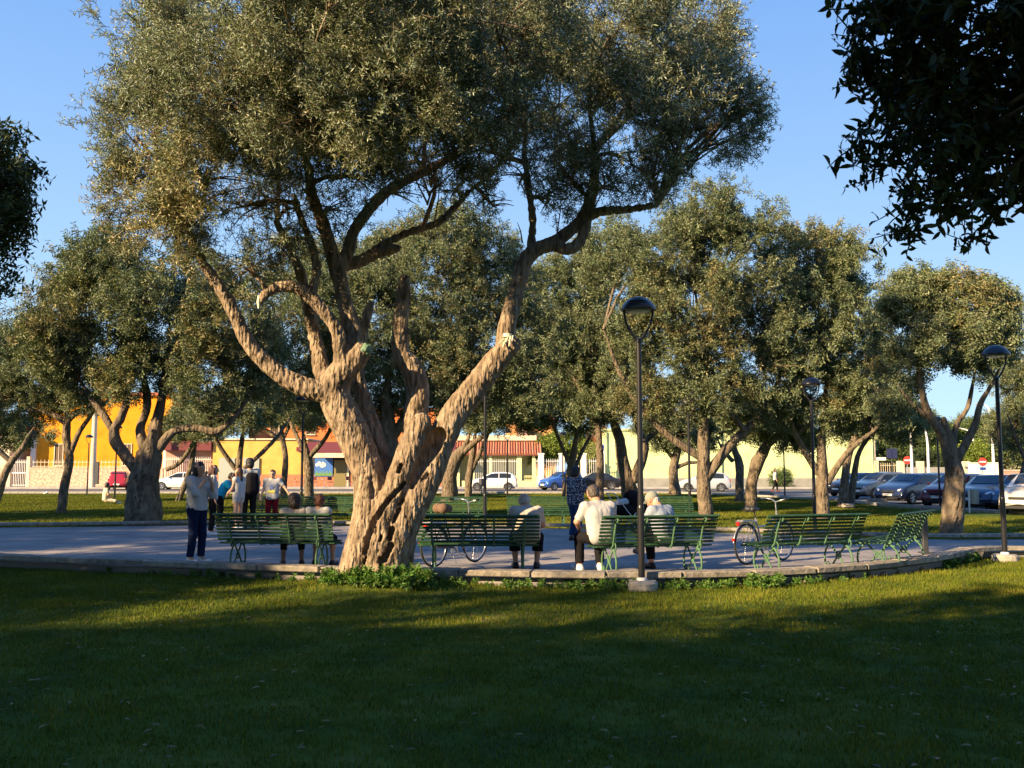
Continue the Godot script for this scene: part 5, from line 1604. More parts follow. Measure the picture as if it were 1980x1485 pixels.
	# stone seats by the car park
	for q in [[1482, 958, "pale stone block on the lawn before the pedestrian"], [1696, 976, "pale stone block by the car park kerb, before the navy car"], [1640, 984, "small pale stone beside the twin olive trunk"]]:
		t = thing("stone_block", q[2], "stone", ground_at(q[0], q[1]), 0.2, "pale stone blocks on the lawn")
		mb = MB.new()
		mb.box(Vector3(0, 0.13, 0), Vector3(0.9, 0.32, 0.45) * (0.6 if q[0] == 1640 else 1.0), Basis.IDENTITY, 0.05)
		made(t, "block", mb, M["coping"])

func arc3(c: Vector3, r: float, a0: float, a1: float) -> Array:
	var o := []
	for i in 13:
		var a := lerpf(a0, a1, i / 12.0)
		o.append(c + Vector3(cos(a), sin(a), 0) * r)
	return o
func ones(n: int, v: float) -> Array:
	var o := []
	for i in n: o.append(v)
	return o

func make_materials() -> void:
	bumps.seed = 5
	bumps.frequency = 0.05
	bumps.fractal_octaves = 3
	clump.seed = 9
	clump.frequency = 0.03
	clump.fractal_octaves = 2
	rng.seed = 2024
	var tones := [Color(0.21, 0.24, 0.155), Color(0.25, 0.278, 0.19), Color(0.165, 0.2, 0.12), Color(0.43, 0.45, 0.37), Color(0.22, 0.245, 0.15)]
	var far_tones := [Color(0.13, 0.158, 0.078), Color(0.16, 0.182, 0.095), Color(0.1, 0.128, 0.062), Color(0.23, 0.248, 0.16)]
	M["leaf"] = leaf_mat(Color(0.66, 0.66, 0.36), 0.48)
	M["grass"] = leaf_mat(Color(0.3, 0.36, 0.1), 0.9)
	M["grass"].metallic_specular = 0.08
	M["leaf"].metallic_specular = 0.35
	M["spray_near"] = spray(1, 8, 0.42, 0.068, 0.0165, tones, Color(0.12, 0.095, 0.06), 0.25, 2)
	M["spray_far"] = [spray(2, 7, 0.5, 0.1, 0.034, far_tones, Color(0.1, 0.08, 0.05), 0.15, 2), spray(3, 7, 0.46, 0.11, 0.04, far_tones, Color(0.1, 0.08, 0.05), 0.2, 2)]
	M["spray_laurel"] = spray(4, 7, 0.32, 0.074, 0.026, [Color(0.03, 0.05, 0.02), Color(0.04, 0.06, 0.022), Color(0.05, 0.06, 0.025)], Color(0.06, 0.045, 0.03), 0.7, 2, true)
	M["tints"] = [Color(1.12, 1.14, 1.15), Color(1.02, 1.12, 1.05), Color(1.2, 1.16, 1.05), Color(1.0, 1.1, 1.15), Color(1.12, 1.12, 1.0)]
	M["bark_main"] = grained([[0.0, Color(0.05, 0.04, 0.03)], [0.3, Color(0.13, 0.095, 0.065)], [0.45, Color(0.24, 0.178, 0.122)], [0.65, Color(0.32, 0.245, 0.172)], [1.0, Color(0.44, 0.36, 0.27)]], 1.1, 21, 0.9, 5, 10.0, 0.035, 0.0, Vector3(1.2, 0.3, 1.2))
	M["bark"] = grained([[0.0, Color(0.05, 0.04, 0.03)], [0.5, Color(0.16, 0.125, 0.09)], [1.0, Color(0.33, 0.26, 0.185)]], 1.6, 22, 0.9, 5, 8.0, 0.035, 0.0, Vector3(1, 0.3, 1))
	M["bark_dark"] = grained([[0.0, Color(0.04, 0.032, 0.025)], [0.5, Color(0.09, 0.07, 0.05)], [1.0, Color(0.15, 0.12, 0.09)]], 0.9, 23, 0.9, 5, 4.0, 0.02, 0.0, Vector3(1, 0.4, 1))
	M["lawn"] = grained([[0.0, Color(0.035, 0.06, 0.016)], [0.45, Color(0.06, 0.095, 0.012)], [0.75, Color(0.09, 0.12, 0.018)], [1.0, Color(0.15, 0.145, 0.04)]], 7.0, 24, 1.0, 6, 3.0, 0.02)
	M["asphalt"] = grained([[0.0, Color(0.10, 0.10, 0.105)], [0.6, Color(0.145, 0.14, 0.14)], [1.0, Color(0.2, 0.19, 0.18)]], 6.0, 25, 0.9, 6, 1.0)
	M["plaza"] = grained([[0.0, Color(0.19, 0.175, 0.175)], [0.45, Color(0.26, 0.24, 0.23)], [0.7, Color(0.3, 0.27, 0.25)], [1.0, Color(0.38, 0.3, 0.265)]], 5.0, 26, 0.85, 6, 1.5, 0.014)
	M["pavement"] = grained([[0.0, Color(0.3, 0.28, 0.25)], [1.0, Color(0.45, 0.42, 0.37)]], 4.0, 27, 0.9)
	M["kerb"] = grained([[0.0, Color(0.22, 0.2, 0.17)], [0.5, Color(0.36, 0.32, 0.27)], [1.0, Color(0.48, 0.43, 0.36)]], 1.2, 28, 0.9, 5, 3.0, 0.02)
	M["coping"] = grained([[0.0, Color(0.14, 0.12, 0.095)], [0.5, Color(0.28, 0.245, 0.2)], [1.0, Color(0.42, 0.37, 0.3)]], 1.1, 29, 0.9, 5, 3.0, 0.02)
	M["coping_b"] = grained([[0.0, Color(0.12, 0.105, 0.085)], [0.5, Color(0.24, 0.21, 0.17)], [1.0, Color(0.37, 0.32, 0.26)]], 0.9, 30, 0.9, 5, 3.0, 0.02)
	M["wall_stone"] = grained([[0.0, Color(0.2, 0.15, 0.12)], [1.0, Color(0.42, 0.32, 0.26)]], 0.4, 31, 0.9, 4, 3.0, 0.02)
	M["bench_wood"] = grained([[0.0, Color(0.018, 0.042, 0.022)], [0.5, Color(0.028, 0.072, 0.035)], [0.85, Color(0.045, 0.1, 0.048)], [1.0, Color(0.15, 0.19, 0.11)]], 0.5, 32, 0.45, 5, 1.0, 0.02, 0.0, Vector3(0.4, 1, 1))
	M["bench_wood_pale"] = grained([[0.0, Color(0.025, 0.06, 0.03)], [0.5, Color(0.04, 0.095, 0.046)], [0.85, Color(0.06, 0.125, 0.06)], [1.0, Color(0.2, 0.22, 0.14)]], 0.5, 33, 0.45, 5, 1.0, 0.02, 0.0, Vector3(0.4, 1, 1))
	M["bench_iron"] = grained([[0.0, Color(0.05, 0.105, 0.058)], [0.6, Color(0.085, 0.175, 0.095)], [0.9, Color(0.11, 0.21, 0.12)], [1.0, Color(0.16, 0.11, 0.06)]], 0.35, 34, 0.4, 4, 1.0, 0.02)
	M["lamp_metal"] = mat(Color(0.022, 0.021, 0.024), 0.3, 0.2)
	M["lamp_glass"] = mat(Color(0.6, 0.6, 0.55), 0.25)
	M["dark_metal"] = mat(Color(0.05, 0.05, 0.055), 0.5)
	M["chrome"] = mat(Color(0.55, 0.55, 0.55), 0.3, 0.85)
	M["rubber"] = mat(Color(0.018, 0.018, 0.019), 0.75)
	M["white_paint"] = mat(Color(0.75, 0.74, 0.71), 0.5)
	M["seal_green"] = mat(Color(0.13, 0.22, 0.14), 0.7)
	M["seal_cream"] = mat(Color(0.66, 0.66, 0.48), 0.6)
	M["saddle_brown"] = grained([[0.0, Color(0.07, 0.04, 0.03)], [1.0, Color(0.26, 0.17, 0.12)]], 0.2, 35, 0.95, 4, 3.0, 0.03)
	M["saddle_black"] = mat(Color(0.02, 0.02, 0.02), 0.5)
	M["red_plastic"] = mat(Color(0.5, 0.02, 0.015), 0.25)
	M["bike_grey"] = mat(Color(0.4, 0.4, 0.42), 0.3, 0.6)
	M["bike_dark"] = mat(Color(0.03, 0.03, 0.035), 0.35)
	M["car_glass"] = mat(Color(0.02, 0.025, 0.03), 0.06)
	M["headlight"] = mat(Color(0.75, 0.77, 0.8), 0.12, 0.3)
	M["cap_grey"] = mat(Color(0.24, 0.25, 0.22), 0.9)
	M["dark_eye"] = mat(Color(0.02, 0.015, 0.012), 0.2)
	M["cloth_bump"] = bump_tex(noise_image(60, 0.015, 3), 1.0)
	var plaster := func(c: Color, s: int) -> StandardMaterial3D:
		return grained([[0.0, c * 0.8], [0.5, c], [1.0, c * 1.1]], 5.0, s, 0.92, 5, 1.0, 0.012)
	M["yellow_wall"] = plaster.call(Color(0.72, 0.29, 0.02), 41)
	M["yellow_wall_b"] = plaster.call(Color(0.64, 0.37, 0.1), 42)
	M["orange_wall"] = plaster.call(Color(0.66, 0.2, 0.07), 43)
	M["orange_wall_b"] = plaster.call(Color(0.66, 0.33, 0.14), 44)
	M["cream_wall"] = plaster.call(Color(0.62, 0.54, 0.4), 45)
	M["white_wall"] = plaster.call(Color(0.76, 0.72, 0.66), 46)
	M["pale_wall"] = plaster.call(Color(0.68, 0.66, 0.36), 47)
	M["green_wall"] = plaster.call(Color(0.62, 0.68, 0.34), 48)
	M["grey_wall"] = plaster.call(Color(0.3, 0.29, 0.27), 49)
	M["pink_wall"] = plaster.call(Color(0.42, 0.26, 0.2), 50)
	M["red_wall"] = plaster.call(Color(0.48, 0.17, 0.09), 51)
	M["teal_wall"] = plaster.call(Color(0.05, 0.1, 0.085), 52)
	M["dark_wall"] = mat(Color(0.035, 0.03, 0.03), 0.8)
	M["grey_door"] = mat(Color(0.32, 0.34, 0.3), 0.6)
	M["olive_door"] = mat(Color(0.2, 0.16, 0.06), 0.6)
	M["shutter"] = mat(Color(0.1, 0.055, 0.025), 0.6)
	M["awning"] = mat(Color(0.14, 0.028, 0.03), 0.8)
	M["brick"] = grained([[0.0, Color(0.3, 0.1, 0.05)], [0.5, Color(0.46, 0.18, 0.1)], [1.0, Color(0.6, 0.33, 0.22)]], 1.2, 53, 0.9, 5, 2.0, 0.03)
	M["pink_tile"] = grained([[0.0, Color(0.42, 0.2, 0.14)], [0.5, Color(0.58, 0.36, 0.26)], [1.0, Color(0.7, 0.55, 0.42)]], 2.2, 54, 0.7, 4, 1.0, 0.03)
	M["roof_tile"] = grained([[0.0, Color(0.28, 0.08, 0.045)], [1.0, Color(0.5, 0.2, 0.12)]], 1.0, 55, 0.85)
	M["roof_tile_b"] = grained([[0.0, Color(0.36, 0.12, 0.07)], [1.0, Color(0.58, 0.28, 0.18)]], 1.0, 56, 0.85)
	M["roof_dark"] = mat(Color(0.2, 0.07, 0.05), 0.9)
	M["poster_blue"] = mat(Color(0.05, 0.16, 0.5), 0.5)
	M["poster_green"] = mat(Color(0.14, 0.28, 0.06), 0.5)
	M["sign_blue"] = mat(Color(0.02, 0.06, 0.3), 0.4)
	M["sign_navy"] = mat(Color(0.02, 0.025, 0.08), 0.5)
	M["sign_red"] = mat(Color(0.6, 0.05, 0.035), 0.4)
	M["bin_grey"] = mat(Color(0.34, 0.36, 0.33), 0.5, 0.3)
	M["floral"] = grained([[0.0, Color(0.012, 0.016, 0.04)], [0.6, Color(0.015, 0.02, 0.05)], [0.66, Color(0.5, 0.52, 0.55)], [1.0, Color(0.6, 0.6, 0.62)]], 0.75, 57, 0.9, 2, 0.0, 0.06)
	M["denim"] = cloth(Color(0.035, 0.065, 0.15))
	M["navy_denim"] = cloth(Color(0.012, 0.02, 0.055))
	M["black_cloth"] = cloth(Color(0.014, 0.013, 0.015))
	M["white_cloth"] = cloth(Color(0.44, 0.435, 0.43))
	M["cream_cloth"] = cloth(Color(0.48, 0.41, 0.35))
	M["blue_cloth"] = cloth(Color(0.27, 0.31, 0.38))
	M["turquoise_cloth"] = cloth(Color(0.02, 0.33, 0.55))
	M["red_cloth"] = cloth(Color(0.2, 0.015, 0.02))
	M["sand_cloth"] = cloth(Color(0.62, 0.5, 0.36))
	M["brown_shoe"] = mat(Color(0.03, 0.02, 0.015), 0.5)
	M["white_shoe"] = mat(Color(0.7, 0.7, 0.68), 0.6)

func build_trees() -> void:
	olive("slim dark olive at the left, before the yellow house", 36, [[[118, 988, 10], [126, 935, 9], [135, 885, 9], [128, 845, 9], [130, 812, 8]], [[134, 885, 6], [150, 842, 5], [176, 802, 5], [190, 775, 4]], [[130, 820, 7], [100, 800, 6], [60, 792, 4]], [[131, 815, 7], [152, 796, 6], [192, 786, 5]]],
		[[60, 720, 75, 55], [140, 740, 80, 45], [20, 770, 60, 40], [95, 660, 70, 50], [20, 690, 70, 60], [80, 780, 60, 25], [170, 770, 40, 25]], 3600, 1.0, 0)
	olive("pale leaning olive cut by the left edge", 46, [[[-12, 965, 9], [16, 902, 8], [42, 868, 6]], [[20, 892, 6], [-12, 862, 5]]], [[-10, 790, 70, 55], [25, 835, 45, 28], [-50, 700, 90, 80], [60, 840, 35, 22]], 2400, 1.3, 1)
	olive("broad dark olive with thick stump-like trunk left of the plaza", 28, [[[278, 1010, 40], [276, 960, 34], [281, 915, 30], [290, 878, 26], [292, 860, 18]], [[262, 905, 14], [228, 862, 12], [221, 832, 10], [235, 805, 9], [246, 770, 8], [250, 700, 6]], [[225, 845, 8], [200, 802, 8], [175, 770, 6]], [[296, 880, 16], [301, 830, 14], [311, 780, 10], [322, 700, 6]], [[285, 885, 14], [271, 832, 10], [285, 780, 9], [272, 700, 6]], [[306, 870, 11], [336, 834, 9], [380, 828, 8], [420, 834, 8], [452, 806, 7], [480, 768, 5]]],
		[[120, 600, 80, 80], [200, 560, 100, 80], [300, 570, 115, 85], [200, 670, 110, 70], [330, 670, 115, 75], [430, 610, 100, 90], [480, 710, 85, 60], [110, 670, 75, 55], [205, 495, 55, 45], [400, 755, 65, 35], [270, 730, 80, 40], [370, 540, 70, 60], [150, 740, 70, 30]], 9000, 1.0, 1)
	olive("large leafy olive directly behind the old trunk", 33, [[[770, 1000, 26], [765, 940, 22], [755, 880, 20], [750, 820, 18]], [[752, 860, 12], [720, 800, 10], [690, 740, 8]], [[756, 850, 12], [800, 780, 10], [840, 700, 8]], [[752, 830, 10], [750, 740, 8], [770, 660, 6]]],
		[[600, 620, 100, 95], [720, 640, 105, 100], [810, 570, 105, 95], [900, 630, 105, 100], [960, 570, 85, 85], [860, 715, 110, 70], [700, 735, 95, 60], [640, 750, 80, 45], [1000, 655, 90, 80], [850, 485, 90, 55], [940, 500, 75, 55], [560, 720, 75, 60], [780, 760, 90, 40], [640, 540, 80, 60], [540, 600, 70, 80], [960, 735, 80, 50], [1030, 725, 75, 60], [690, 785, 85, 32], [850, 785, 80, 30], [930, 690, 80, 60], [700, 535, 90, 60], [780, 495, 80, 52], [600, 535, 70, 50], [880, 450, 75, 42], [680, 600, 90, 70]], 16500, 1.1, 0)
	olive("small olive with thin dark trunk before the plain yellow house", 56, [[[548, 940, 7], [552, 885, 6], [546, 848, 6]], [[546, 852, 5], [520, 836, 4], [505, 818, 3]], [[548, 848, 4], [562, 820, 3]]], [[520, 795, 55, 26], [575, 792, 45, 26], [550, 765, 60, 30]], 1500, 1.5, 1)
	olive("pale forked olive between the two yellow houses", 46, [[[458, 945, 8], [462, 895, 7], [468, 850, 5]], [[456, 908, 5], [428, 868, 5], [414, 842, 4]], [[470, 908, 5], [508, 874, 5], [538, 842, 4]]], [[440, 805, 55, 28], [395, 822, 36, 22], [490, 790, 50, 26]], 1700, 1.3, 0)
	olive("crooked pale olive before the white grille", 50, [[[345, 952, 6], [368, 905, 6], [376, 862, 5]], [[322, 908, 5], [350, 892, 5], [382, 842, 4]]], [[350, 825, 45, 22], [390, 800, 45, 26]], 1100, 1.4, 1)
	olive("dark forked olive in front of the bar", 52, [[[598, 950, 10], [597, 905, 10], [591, 872, 8]], [[592, 880, 6], [573, 842, 5], [560, 812, 4]], [[599, 882, 6], [626, 852, 5], [638, 832, 4]]], [[600, 795, 65, 24], [640, 800, 40, 22], [565, 780, 40, 22]], 1300, 1.5, 0)
	olive("pollarded pale olive left of the white car", 49, [[[868, 958, 17], [871, 912, 16], [885, 882, 14], [897, 868, 9]], [[885, 885, 8], [922, 852, 6], [962, 822, 5]]], [[950, 795, 60, 32], [900, 800, 45, 34], [1000, 785, 55, 34], [920, 750, 70, 40]], 2200, 1.3, 1)
	olive("slender pale olive beside the pollarded one", 51, [[[905, 956, 8], [908, 915, 8], [915, 872, 6]], [[911, 912, 5], [930, 872, 5], [946, 832, 4]]], [[935, 790, 50, 28], [965, 760, 50, 35]], 1000, 1.3, 0)
	olive("many-stemmed olive behind the woman in the floral blouse", 53, [[[1095, 965, 11], [1104, 908, 9], [1110, 872, 7]], [[1104, 905, 5], [1086, 862, 4], [1074, 832, 4]], [[1108, 892, 5], [1115, 842, 4]], [[1111, 908, 5], [1126, 872, 4], [1142, 842, 3]]], [[1090, 790, 75, 42], [1055, 745, 65, 45], [1130, 800, 55, 34], [1140, 750, 60, 45], [1030, 800, 45, 30]], 2600, 1.4, 1)
	olive("twin-stemmed light-barked olive behind the near lamp", 45, [[[1222, 970, 20], [1214, 930, 17], [1203, 890, 13], [1198, 850, 11], [1186, 810, 9], [1180, 770, 7]], [[1224, 930, 13], [1241, 890, 11], [1246, 860, 9], [1235, 830, 7], [1226, 800, 6]], [[1240, 862, 7], [1275, 827, 6], [1302, 810, 4]]], [[1180, 720, 80, 60], [1240, 770, 60, 42], [1150, 650, 85, 60], [1290, 790, 50, 32], [1200, 660, 80, 60]], 3600, 1.2, 0)
	olive("dark olive with a low curving branch behind the hall-side lamp", 62, [[[1305, 955, 12], [1302, 905, 10], [1310, 870, 8]], [[1306, 905, 5], [1330, 895, 4], [1350, 893, 3]], [[1304, 890, 5], [1285, 865, 4], [1275, 850, 3]]], [[1305, 840, 55, 26], [1270, 825, 40, 22], [1340, 830, 40, 24]], 1500, 1.6, 1)
	olive("tall dark-trunked olive right of the near lamp", 31, [[[1366, 1005, 17], [1362, 955, 15], [1360, 905, 14], [1360, 855, 13], [1362, 802, 12], [1365, 750, 8]], [[1365, 925, 12], [1395, 882, 11], [1420, 852, 10], [1450, 826, 9], [1480, 790, 8], [1500, 750, 6]], [[1356, 885, 9], [1320, 862, 8], [1290, 840, 7], [1250, 802, 7], [1215, 752, 6], [1190, 700, 5]], [[1360, 828, 7], [1340, 802, 6], [1330, 770, 5]], [[1440, 832, 6], [1416, 802, 6], [1410, 770, 5]]],
		[[1370, 425, 100, 65], [1290, 490, 95, 85], [1420, 505, 100, 95], [1330, 585, 120, 90], [1450, 605, 100, 90], [1240, 600, 85, 80], [1280, 695, 100, 60], [1400, 690, 110, 70], [1490, 710, 70, 55], [1200, 510, 70, 60], [1440, 440, 60, 60], [1250, 770, 60, 36], [1330, 780, 60, 30], [1470, 780, 60, 35], [1400, 760, 70, 30]], 12500, 1.0, 0)
	olive("pale forked olive behind the benches at right", 32, [[[1592, 1000, 15], [1590, 952, 13], [1590, 912, 12], [1588, 862, 9], [1592, 800, 7], [1598, 740, 4]], [[1582, 915, 8], [1556, 872, 7], [1540, 842, 6]], [[1599, 935, 9], [1626, 892, 7], [1652, 862, 6], [1690, 832, 4]]],
		[[1580, 500, 90, 62], [1640, 525, 50, 50], [1600, 600, 100, 80], [1540, 660, 80, 60], [1640, 680, 80, 70], [1600, 755, 100, 50], [1680, 740, 50, 50], [1530, 795, 50, 32], [1650, 805, 70, 32], [1580, 810, 60, 26], [1700, 810, 50, 28]], 9300, 1.0, 1)
	olive("dark upright olive between the lamp and the pedestrian", 49, [[[1430, 962, 9], [1430, 902, 9], [1421, 872, 7]], [[1417, 892, 5], [1400, 872, 4]]], [[1430, 815, 55, 30], [1390, 840, 40, 22]], 1300, 1.4, 0)
	olive("scaly leaning olive left of the pedestrian", 38, [[[1450, 985, 13], [1455, 932, 12], [1466, 892, 14], [1482, 862, 10]], [[1480, 866, 7], [1510, 840, 5], [1530, 820, 4]]], [[1470, 800, 75, 35], [1520, 838, 55, 30], [1560, 830, 45, 26]], 2600, 1.2, 1)
	olive("twin-trunked olive in front of the grey parked car", 42, [[[1630, 976, 12], [1634, 932, 9], [1640, 882, 8], [1652, 850, 6]], [[1646, 976, 8], [1651, 922, 7], [1662, 872, 5], [1690, 835, 4]]], [[1660, 815, 70, 32], [1720, 800, 50, 34], [1700, 760, 60, 40], [1750, 820, 35, 25]], 2600, 1.2, 0)
	olive("small light-trunked olive standing alone at right by the path", 23.5, [[[1838, 1037, 24], [1842, 1002, 22], [1846, 955, 22], [1848, 925, 22], [1840, 890, 17], [1832, 852, 15]], [[1832, 862, 12], [1811, 822, 10], [1791, 790, 8], [1780, 740, 7], [1775, 690, 5]], [[1848, 892, 11], [1865, 862, 9], [1885, 822, 8], [1896, 780, 6], [1920, 740, 4]], [[1842, 872, 7], [1850, 822, 6], [1870, 790, 5], [1880, 748, 4]], [[1808, 818, 6], [1776, 792, 5], [1756, 772, 4]]],
		[[1790, 575, 72, 52], [1860, 590, 72, 60], [1750, 640, 60, 70], [1898, 660, 46, 70], [1830, 655, 80, 55], [1735, 715, 50, 50], [1920, 610, 36, 52], [1720, 790, 30, 20]], 4600, 0.85, 1, "olive trees around the plaza", -0.05)
	olive("olive crown cut by the right edge", 42, [[[1962, 950, 9], [1985, 892, 7], [2000, 850, 6]], [[1985, 892, 5], [1965, 850, 4]]], [[1995, 690, 70, 95], [1990, 830, 60, 50], [1950, 815, 45, 38], [1960, 740, 40, 50]], 3000, 1.2, 0)
	olive("hazy olive showing between the big crowns", 44, [[[1160, 960, 9], [1160, 880, 8], [1150, 750, 7]], [[1155, 800, 6], [1080, 680, 5]]], [[1110, 550, 75, 60], [1045, 575, 65, 55], [1180, 480, 55, 50], [1090, 650, 80, 50], [1110, 730, 80, 50], [1160, 780, 60, 40]], 4600, 1.3, 1)
	# gardens and hedges along the street
	bush("garden_tree", "dense green garden tree behind the small olive's fork", "tree", 95, [[1880, 850, 60, 30], [1840, 858, 50, 25], [1920, 845, 40, 30], [1800, 850, 40, 30]], 1800, 2.4, [Color(0.8, 1.0, 0.6)], "garden trees across the street")
	bush("garden_tree", "dark garden tree between the teal house and the curved light", "tree", 90, [[1770, 850, 40, 40], [1740, 870, 30, 30], [1790, 885, 35, 25], [1760, 820, 35, 30]], 1700, 2.3, [Color(0.6, 0.75, 0.5)], "garden trees across the street")
	bush("garden_tree", "tall garden tree at the right edge behind the wall", "tree", 84, [[1960, 870, 45, 30], [1990, 840, 40, 40]], 1100, 2.3, [Color(0.8, 0.9, 0.6)], "garden trees across the street")
	bush("garden_shrub", "bright yellow-green shrub over the grey garden wall", "shrub", 84, [[1862, 888, 26, 16], [1830, 890, 20, 14], [1885, 880, 18, 14]], 700, 1.8, [Color(1.3, 1.5, 0.5)], "garden shrubs")
	bush("garden_shrub", "dark conical shrub by the grey garden wall", "shrub", 83, [[1795, 900, 16, 18]], 380, 1.7, [Color(0.3, 0.4, 0.3)], "garden shrubs")
	bush("garden_shrub", "yellow-green shrub above the white fence pillars", "shrub", 91, [[1065, 868, 26, 18], [1100, 860, 26, 20], [1045, 880, 20, 14], [1125, 875, 18, 14]], 1000, 1.9, [Color(1.3, 1.5, 0.5)], "garden shrubs")
	bush("garden_shrub", "pale flowering shrub behind the disabled parking sign", "shrub", 90, [[1142, 890, 20, 18], [1135, 910, 16, 14]], 500, 1.8, [Color(2.0, 1.9, 1.2)], "garden shrubs")
	bush("flowering_tree", "red flowering tree beside the pale green hall", "tree", 92, [[1150, 850, 20, 18], [1140, 868, 16, 14]], 500, 1.8, [Color(3.2, 1.3, 1.2)])
	bush("garden_shrub", "round low shrub against the pale green hall", "shrub", 86, [[1513, 930, 13, 10]], 260, 1.6, [Color(0.5, 0.7, 0.4)], "garden shrubs")
	# the tree with large leaves that hangs into the upper right corner
	var at := Vector3(4.6, 0, -2.6)
	var t := thing("laurel_tree", "dark broad-leaved branch hanging into the upper right corner", "tree", at)
	var mb := MB.new()
	var o := smooth_line([Vector3(0, -0.1, 0), Vector3(0, 0.3, 0), Vector3(-0.1, 1.6, -0.2), Vector3(-0.3, 3.2, -0.7), Vector3(-0.8, 4.3, -1.3)], [0.4, 0.27, 0.22, 0.18, 0.12], 4)
	mb.tube(o[0], o[1], 12, true, bumps, 0.25)
	var lobes := []
	var d := 5.0
	var sc := d / FOCAL
	for l in [[1800, 50, 150, 110, 0.2], [1905, 190, 125, 110, 0.1], [1800, 190, 110, 80, -0.3], [1830, 290, 90, 80, 0.2], [1930, 320, 80, 75, -0.2], [1840, 360, 45, 38, 0.1], [1955, 420, 45, 36, 0.1], [1725, 55, 48, 70, 0.1], [1705, 225, 26, 22, 0.0], [1765, 320, 32, 28, 0.0], [1740, 160, 60, 70, -0.1], [1715, 150, 40, 40, 0.1], [2060, 200, 150, 200, 0.0], [2050, -100, 200, 200, 0.2], [1850, -120, 180, 120, 0.3], [1820, 430, 20, 24, 0.0]]:
		var c := pt(l[0], l[1], d - l[4])
		lobes.append([c, Vector3(l[2], l[3], 110) * sc, 1.0])
		bend_tube(mb, Vector3(-0.5, 3.9, -1.1), c - at, 0.03, 0.008, 0.1, 5)
	made(t, "trunk", mb, M["bark_dark"])
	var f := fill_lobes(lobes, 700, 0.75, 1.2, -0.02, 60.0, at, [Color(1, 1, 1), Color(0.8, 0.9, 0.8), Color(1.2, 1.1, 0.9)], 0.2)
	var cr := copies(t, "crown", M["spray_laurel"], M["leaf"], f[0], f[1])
	cr.set_meta("label", "glossy dark pointed leaves")
	cr.set_meta("kind", "stuff")
	# the tree at the left edge
	at = Vector3(-10.4, 0, -13.8)
	t = thing("holm_oak", "dark evergreen tree whose foliage enters at the left edge", "tree", at)
	mb = MB.new()
	o = smooth_line([Vector3(0, -0.1, 0), Vector3(0, 0.3, 0), Vector3(0.1, 2.0, 0), Vector3(0.3, 3.4, 0.1)], [0.5, 0.34, 0.28, 0.2], 4)
	mb.tube(o[0], o[1], 12, true, bumps, 0.25)
	lobes = []
	d = 13.8
	sc = d / FOCAL
	for l in [[-40, 345, 70, 75, 0.0], [-30, 435, 58, 65, 0.2], [-40, 520, 45, 45, 0.1], [5, 395, 30, 48, 0.3], [-130, 330, 130, 130, 0.5], [-200, 470, 130, 110, -0.6], [-300, 350, 160, 150, 0.3], [-240, 230, 160, 100, -0.2], [-380, 480, 140, 110, 0.6], [-150, 420, 110, 110, -1.4], [-260, 420, 140, 120, 1.4], [45, 345, 16, 13, 0.1], [-330, 250, 140, 110, -1.4]]:
		var c := pt(l[0], l[1], d - l[4])
		lobes.append([c, Vector3(l[2], l[3], (l[2] + l[3]) * 0.6) * sc, 1.0])
		bend_tube(mb, Vector3(0.2, 3.0, 0.1), c - at, 0.07, 0.015, 0.1, 6)
	made(t, "trunk", mb, M["bark_dark"])
	f = fill_lobes(lobes, 3200, 0.8, 1.3, -0.3, 26.0, at, [Color(0.42, 0.52, 0.42), Color(0.55, 0.62, 0.46), Color(0.38, 0.46, 0.38)], 0.25)
	copies(t, "crown", M["spray_far"][1], M["leaf"], f[0], f[1]).set_meta("kind", "stuff")
	# trees out of the frame, along the near side of the lawn: their shade lies on the grass
	shade_tree("dense tree out of the frame, behind and far left of the camera", Vector3(-29, 0, 2.6), 9.2, 3.9, 2.6, 1900, 0.3)
	shade_tree("dense tree out of the frame, second from the far left behind the camera", Vector3(-22.5, 0, 2.0), 9.3, 3.9, 2.6, 1900, 1.3)
	shade_tree("dense tree out of the frame, left behind the camera", Vector3(-16, 0, 2.8), 9.3, 3.9, 2.6, 1900, 2.1)
	shade_tree("dense tree out of the frame, just left behind the camera", Vector3(-9.5, 0, 3.2), 9.4, 3.9, 3.0, 1900, 0.9)
	shade_tree("dense tree out of the frame, right behind the camera", Vector3(-3.2, 0, 3.9), 9.5, 3.9, 3.2, 1900, 4.0)
	shade_tree("added unseen tree over the camera, holding sky light off the lawn", Vector3(2.4, 0, 3.0), 8.8, 4.2, 3.6, 1900, 0.6)  # this tree and the next three are added to cut sky light
	shade_tree("added unseen tree close left of the camera, dimming the sky light", Vector3(-6.4, 0, 0.6), 8.6, 3.7, 3.1, 1900, 2.6)
	shade_tree("added unseen tree right of the camera, dimming the sky light", Vector3(8.5, 0, -3.2), 8.4, 3.4, 2.8, 1700, 1.6)
	shade_tree("added unseen tree farther right of the lawn, dimming the sky light", Vector3(11.2, 0, -9.0), 8.4, 3.4, 2.8, 1700, 3.6)
	shade_tree("dense tree out of the frame, to the left of the plaza end", Vector3(-17.8, 0, -6.9), 8.8, 3.4, 2.2, 1700, 3.0)
	shade_tree("dense tree out of the frame, far left beside the plaza path", Vector3(-23, 0, -11.5), 9.2, 3.6, 2.0, 1700, 5.0)
	shade_tree("dense tree out of the frame, farthest left beside the plaza path", Vector3(-25.5, 0, -17), 10.0, 3.8, 1.8, 1900, 1.0)
	shade_tree("dense tree out of the frame, beyond the plaza path at far left", Vector3(-31, 0, -25), 10.0, 3.8, 1.8, 1900, 2.2)

